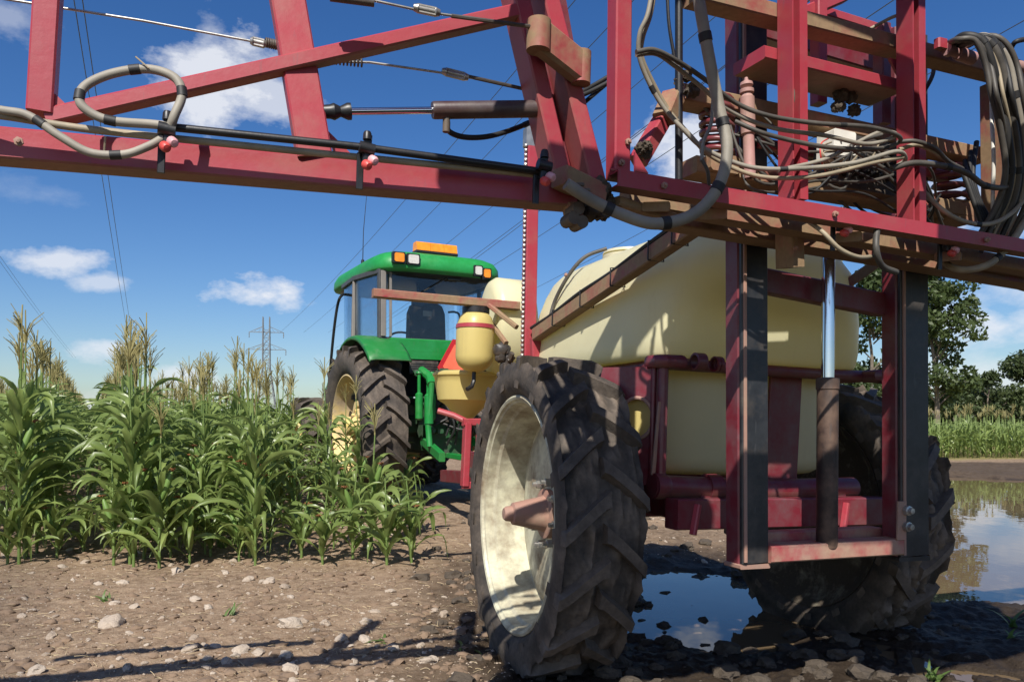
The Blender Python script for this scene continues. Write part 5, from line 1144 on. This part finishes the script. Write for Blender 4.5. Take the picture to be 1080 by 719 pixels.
for i, (a, b_) in enumerate(zip(fl_, fl_[1:] + fl_[:1])): pane('rear_window' if i == 0 else 'side_window', a, b_, zb + .01 if a[1] < .4 and b_[1] < .4 else 1.33, zt - .05)
rf_levels = [(2.755, .80, -.44, 1.72, 0), (2.77, .85, -.49, 1.78, 0), (2.80, .865, -.505, 1.80, 0), (2.88, .86, -.50, 1.79, 0), (2.955, .82, -.455, 1.75, 0), (3.0, .74, -.37, 1.66, 0), (3.03, .60, -.22, 1.5, 0), (3.04, .35, 0, 1.2, 0)]
rf = loft([(z_, h_ - .03, a_, b_, -.06) for z_, h_, a_, b_, _ in rf_levels], 72, 5); roof = rf.build('roof', M['green_roof'], TRC, 50)
hl = loft([(2.72, .72, -.34, 1.55, -.06), (2.757, .77, -.43, 1.70, -.06)], 64, 5); hl.build('headliner', M['black'], TRC)
def lamp(px, py, w_, m_):
    p = TR.v(px, py, -.51); l_ = MB(); l_.box((p.x - w_ / 2, -.53, p.z - .05), (p.x + w_ / 2, -.47, p.z + .05), .012); o = l_.build('lamp', M[m_], roof)
    h_ = MB(); h_.box((p.x - w_ / 2 - .02, -.515, p.z - .065), (p.x + w_ / 2 + .02, -.46, p.z + .065), .01); h_.build('lamp_housing', M['black'], roof)
lamp(421, 271.5, .115, 'orange'); lamp(436, 273.5, .125, 'lens'); lamp(504.5, 285.5, .085, 'lens'); lamp(513.5, 288.5, .085, 'orange')
p = TR.v(459, 268, -.15)
bc_ = MB(); bc_.beam((p.x - .27, -.15, 3.055), (p.x + .27, -.15, 3.055), .16, .035, (0, 0, 1), .01); bcn = bc_.build('beacon_base', M['black'], roof)
b2 = MB()
for k in range(3): b2.prism([(-.075, 0), (.075, 0), (.06, .09), (.045, .105), (-.045, .105), (-.06, .09)], (p.x - .265 + .178 * k, -.15, 3.072), (p.x - .265 + .178 * k + .174, -.15, 3.072), (0, 0, 1))
b2.build('beacon', M['orange'], roof)
an = MB(); q = TR.v(379, 281, .6); an.lathe([(0, 0), (0, .025), (.10, .02), (.11, .008), (.11, 0)], (-.78, .5, 2.93), (0, 0, 1), 12); an.tube([(-.78, .5, 3.0), (-.77, .5, 3.4), (-.72, .5, 3.95)], .006, 6, taper=.003); an.build('antenna', M['black'], roof)
# mud guards
fd = MB()
for s_ in (-1, 1):
    n = 16; rows = []
    for k in range(n + 1):
        a = R_(18 + 118 * k / n); r_ = 1.045
        for (x_, dr) in ((.60, 0), (.64, .02), (1.02, .02), (1.08, .005), (1.09, -.03)): rows.append((s_ * x_, r_ * math.cos(a) * 1.0, .95 + (r_ + dr) * math.sin(a)))
    o = len(fd.v); fd.v += rows
    for k in range(n):
        for j in range(4): fd.f.append((o + k * 5 + j, o + k * 5 + j + 1, o + k * 5 + j + 6, o + k * 5 + j + 5))
fo = fd.build('mudguard', painted('dusty_green_enamel', (.012, .17, .03), .35, .3, .45, fade=(.02, .19, .045), dirtcol=(.24, .21, .17)), TRC, 40); md = fo.modifiers.new('thick', 'SOLIDIFY'); md.thickness = .02; md.offset = 0
rp = MB(); rp.beam((-.72, -.36, 1.90), (.66, -.36, 1.90), .06, .16, (0, 0, 1), .02); rp.box((-.66, -.40, 1.74), (.60, -.30, 1.83), .02)
rp.build('rear_panel', M['green'], TRC)
vt = MB(); vt.box((-.50, -.425, 1.56), (-.14, -.40, 1.72), .01)
for k in range(5): vt.box((-.49, -.432, 1.575 + .027 * k), (-.15, -.424, 1.588 + .027 * k), .003)
vt.build('vent_grille', M['darksteel'], TRC)
# seat, wheel, consoles and monitor seen through the panes
se = MB(); se.prism([(-.22, 0), (.22, 0), (.25, .12), (.24, .45), (.20, .55), (.10, .60), (-.10, .60), (-.20, .55), (-.24, .45), (-.25, .12)], (.05, .38, 1.95), (.05, .52, 1.95), (0, 0, 1)); se.box((-.2, .4, 1.78), (.30, .95, 1.94), .05); se.prism([(-.11, 0), (.11, 0), (.12, .12), (.08, .18), (-.08, .18), (-.12, .12)], (.05, .40, 2.56), (.05, .47, 2.56), (0, 0, 1)); se.box((-.3, .5, 1.98), (-.22, .85, 2.04), .02); se.box((.32, .5, 1.98), (.40, .85, 2.04), .02)
seat = se.build('seat', M['seat'], TRC); lb = MB(); lb.box((-.02, .372, 2.36), (.10, .379, 2.43), .004); lb.build('seat_label', M['hose_grey'], seat)
sw = MB(); sw.tube([Vector((.0 + .2 * math.cos(a), 1.15 + .07 * math.sin(a), 2.12 + .19 * math.sin(a) * .6)) for a in np.linspace(0, 2 * math.pi, 25)], .015, 8, False); sw.tube([(0, 1.15, 2.12), (0, 1.35, 1.6)], .03, 8); sw.build('steering_wheel', M['black'], TRC)
cs_ = MB(); cs_.box((-.40, .9, 1.35), (.40, 1.4, 1.95), .05); cs_.box((-.66, .2, 1.3), (-.36, 1.0, 1.95), .04); cs_.box((.38, .1, 1.3), (.68, 1.0, 2.05), .04); cs_.build('console', M['seat'], TRC)
mo_ = MB(); q = TR.v(441, 318, .05); mo_.box((q.x - .08, .03, q.z - .05), (q.x + .08, .08, q.z + .05), .01); mo_.tube([(q.x, .06, q.z + .05), (q.x, .1, q.z + .4)], .012, 6); mo_.build('monitor', M['black'], TRC)
mw = MB(); q = TR.v(479, 293, -.36); mw.box((q.x - .09, -.375, q.z - .03), (q.x + .09, -.34, q.z + .035), .012); mw.tube([(q.x - .05, -.37, q.z + .02), TR.v(447, 307, -.35), ], .007, 6); mw.build('wiper', M['black'], TRC)
hr_ = MB(); hr_.tube(spline([(.42, .2, 2.0), (.42, .2, 2.35), (.38, .25, 2.42), (.30, .3, 2.42)], 5), .014, 8); hr_.build('grab_rail', M['black'], TRC)
# mirror arm left of the cab
ml = MB(); pts = [TR.u(366, 310, -.76), TR.u(360, 312, -1.0), TR.u(356, 322, -1.02), TR.u(352, 350, -1.04), TR.u(348, 392, -1.04), TR.u(347, 402, -1.0)]; ml.tube(spline(pts, 6), .018, 8); ml.build('mirror_arm', M['black'], TRC)
# linkage
lk = MB()
for s_ in (-1, 1):
    lk.tube([(s_ * .34, -.35, 1.62), (s_ * .38, -.78, 1.50), (s_ * .40, -.86, 1.42)], .055, 10); lk.tube([(s_ * .40, -.86, 1.45), (s_ * .42, -.80, .95), (s_ * .42, -.85, .72)], .035, 10); lk.beam((s_ * .30, -.35, .78), (s_ * .44, -1.25, .62), .07, .10); lk.lathe([(-.14, .052), (.18, .052), (.2, .03), (.3, .03)], (s_ * .41, -.80, 1.12), (0, 0, 1), 16)
lk.tube([(0, -.4, 1.35), (0, -.95, 1.2)], .04, 10); lk.beam((0, -.4, .60), (0, -1.15, .58), .1, .06); lk.build('lift_arm', M['green'], TRC)
rx = random.Random(5); cg = MB()
for k in range(26):
    c = Vector((rx.uniform(-.45, .45), rx.uniform(-.62, -.42), rx.uniform(.75, 1.6))); s_ = rx.uniform(.03, .08)
    if k % 2: cg.box(tuple(c - Vector((s_, .05, s_ * .7))), tuple(c + Vector((s_, .05, s_ * .7))), .012)
    else: cg.lathe([(0, 0), (0, s_), (.06, s_), (.065, s_ * .5), (.12, s_ * .5), (.12, 0)], c, (rx.choice([0, 1]), -1, 0), 12)
cg.build('rear_castings', M['green_dark'], TRC)
cx_ = MB()
for k in range(10): cx_.tube(spline([(rx.uniform(-.4, .4), -.5, rx.uniform(1.0, 1.6)), (rx.uniform(-.4, .4), -.72, rx.uniform(.9, 1.5)), (rx.uniform(-.4, .4), -.6, rx.uniform(.7, 1.2))], 6), .014, 6)
cx_.build('hydraulic_hoses', M['blackrub'], TRC)
for x_ in (-.46, -.30): one('lathe', [(0, .03), (.02, .045), (.30, .045), (.32, .02), (.52, .02), (.54, .035), (.56, .03)], (x_, -.62, 1.02), (0, 0, 1), 14).build('lift_rod', M['green'], TRC)
hv = MB()
for k in range(4):
    hv.lathe([(0, 0), (0, .035), (.08, .035), (.085, .02), (.12, .02), (.12, 0)], (-.05 + .09 * (k % 2), -.5, 1.42 + .09 * (k // 2)), (0, -1, 0), 12)
for k in range(6): hv.tube(spline([(-.1 + .05 * k, -.55, 1.45), (-.12 + .06 * k, -.95, 1.42 - .02 * k), (-.05 + .05 * k, -1.3, 1.1), (0, -1.9, .95)], 6), .017, 8)
hv.box((-.28, -.52, 1.0), (.28, -.42, 1.32), .03); hv.build('hydraulic_couplers', M['darksteel'], TRC)
# slow-moving-vehicle triangle
ct = TR.v(481, 380, -.62)
def trip(r, c=.12): 
    out = []
    for k in range(3):
        a = math.pi / 2 + k * 2 * math.pi / 3
        for e in (-c, c): out.append((r * math.cos(a + e), r * math.sin(a + e)))
    return out
t1 = MB(); t1.prism(trip(.25, .16), (ct.x, -.62, ct.z), (ct.x, -.608, ct.z), (0, 0, 1)); sm1 = t1.build('warning_triangle', M['smvred'], TRC)
t2 = MB(); t2.prism(trip(.185, .1), (ct.x, -.626, ct.z), (ct.x, -.6205, ct.z), (0, 0, 1)); t2.build('triangle_face', M['smv'], sm1)
bk = MB(); bk.beam((ct.x, -.60, ct.z), (ct.x, -.38, ct.z), .04, .04); bk.build('triangle_bracket', M['green'], TRC)
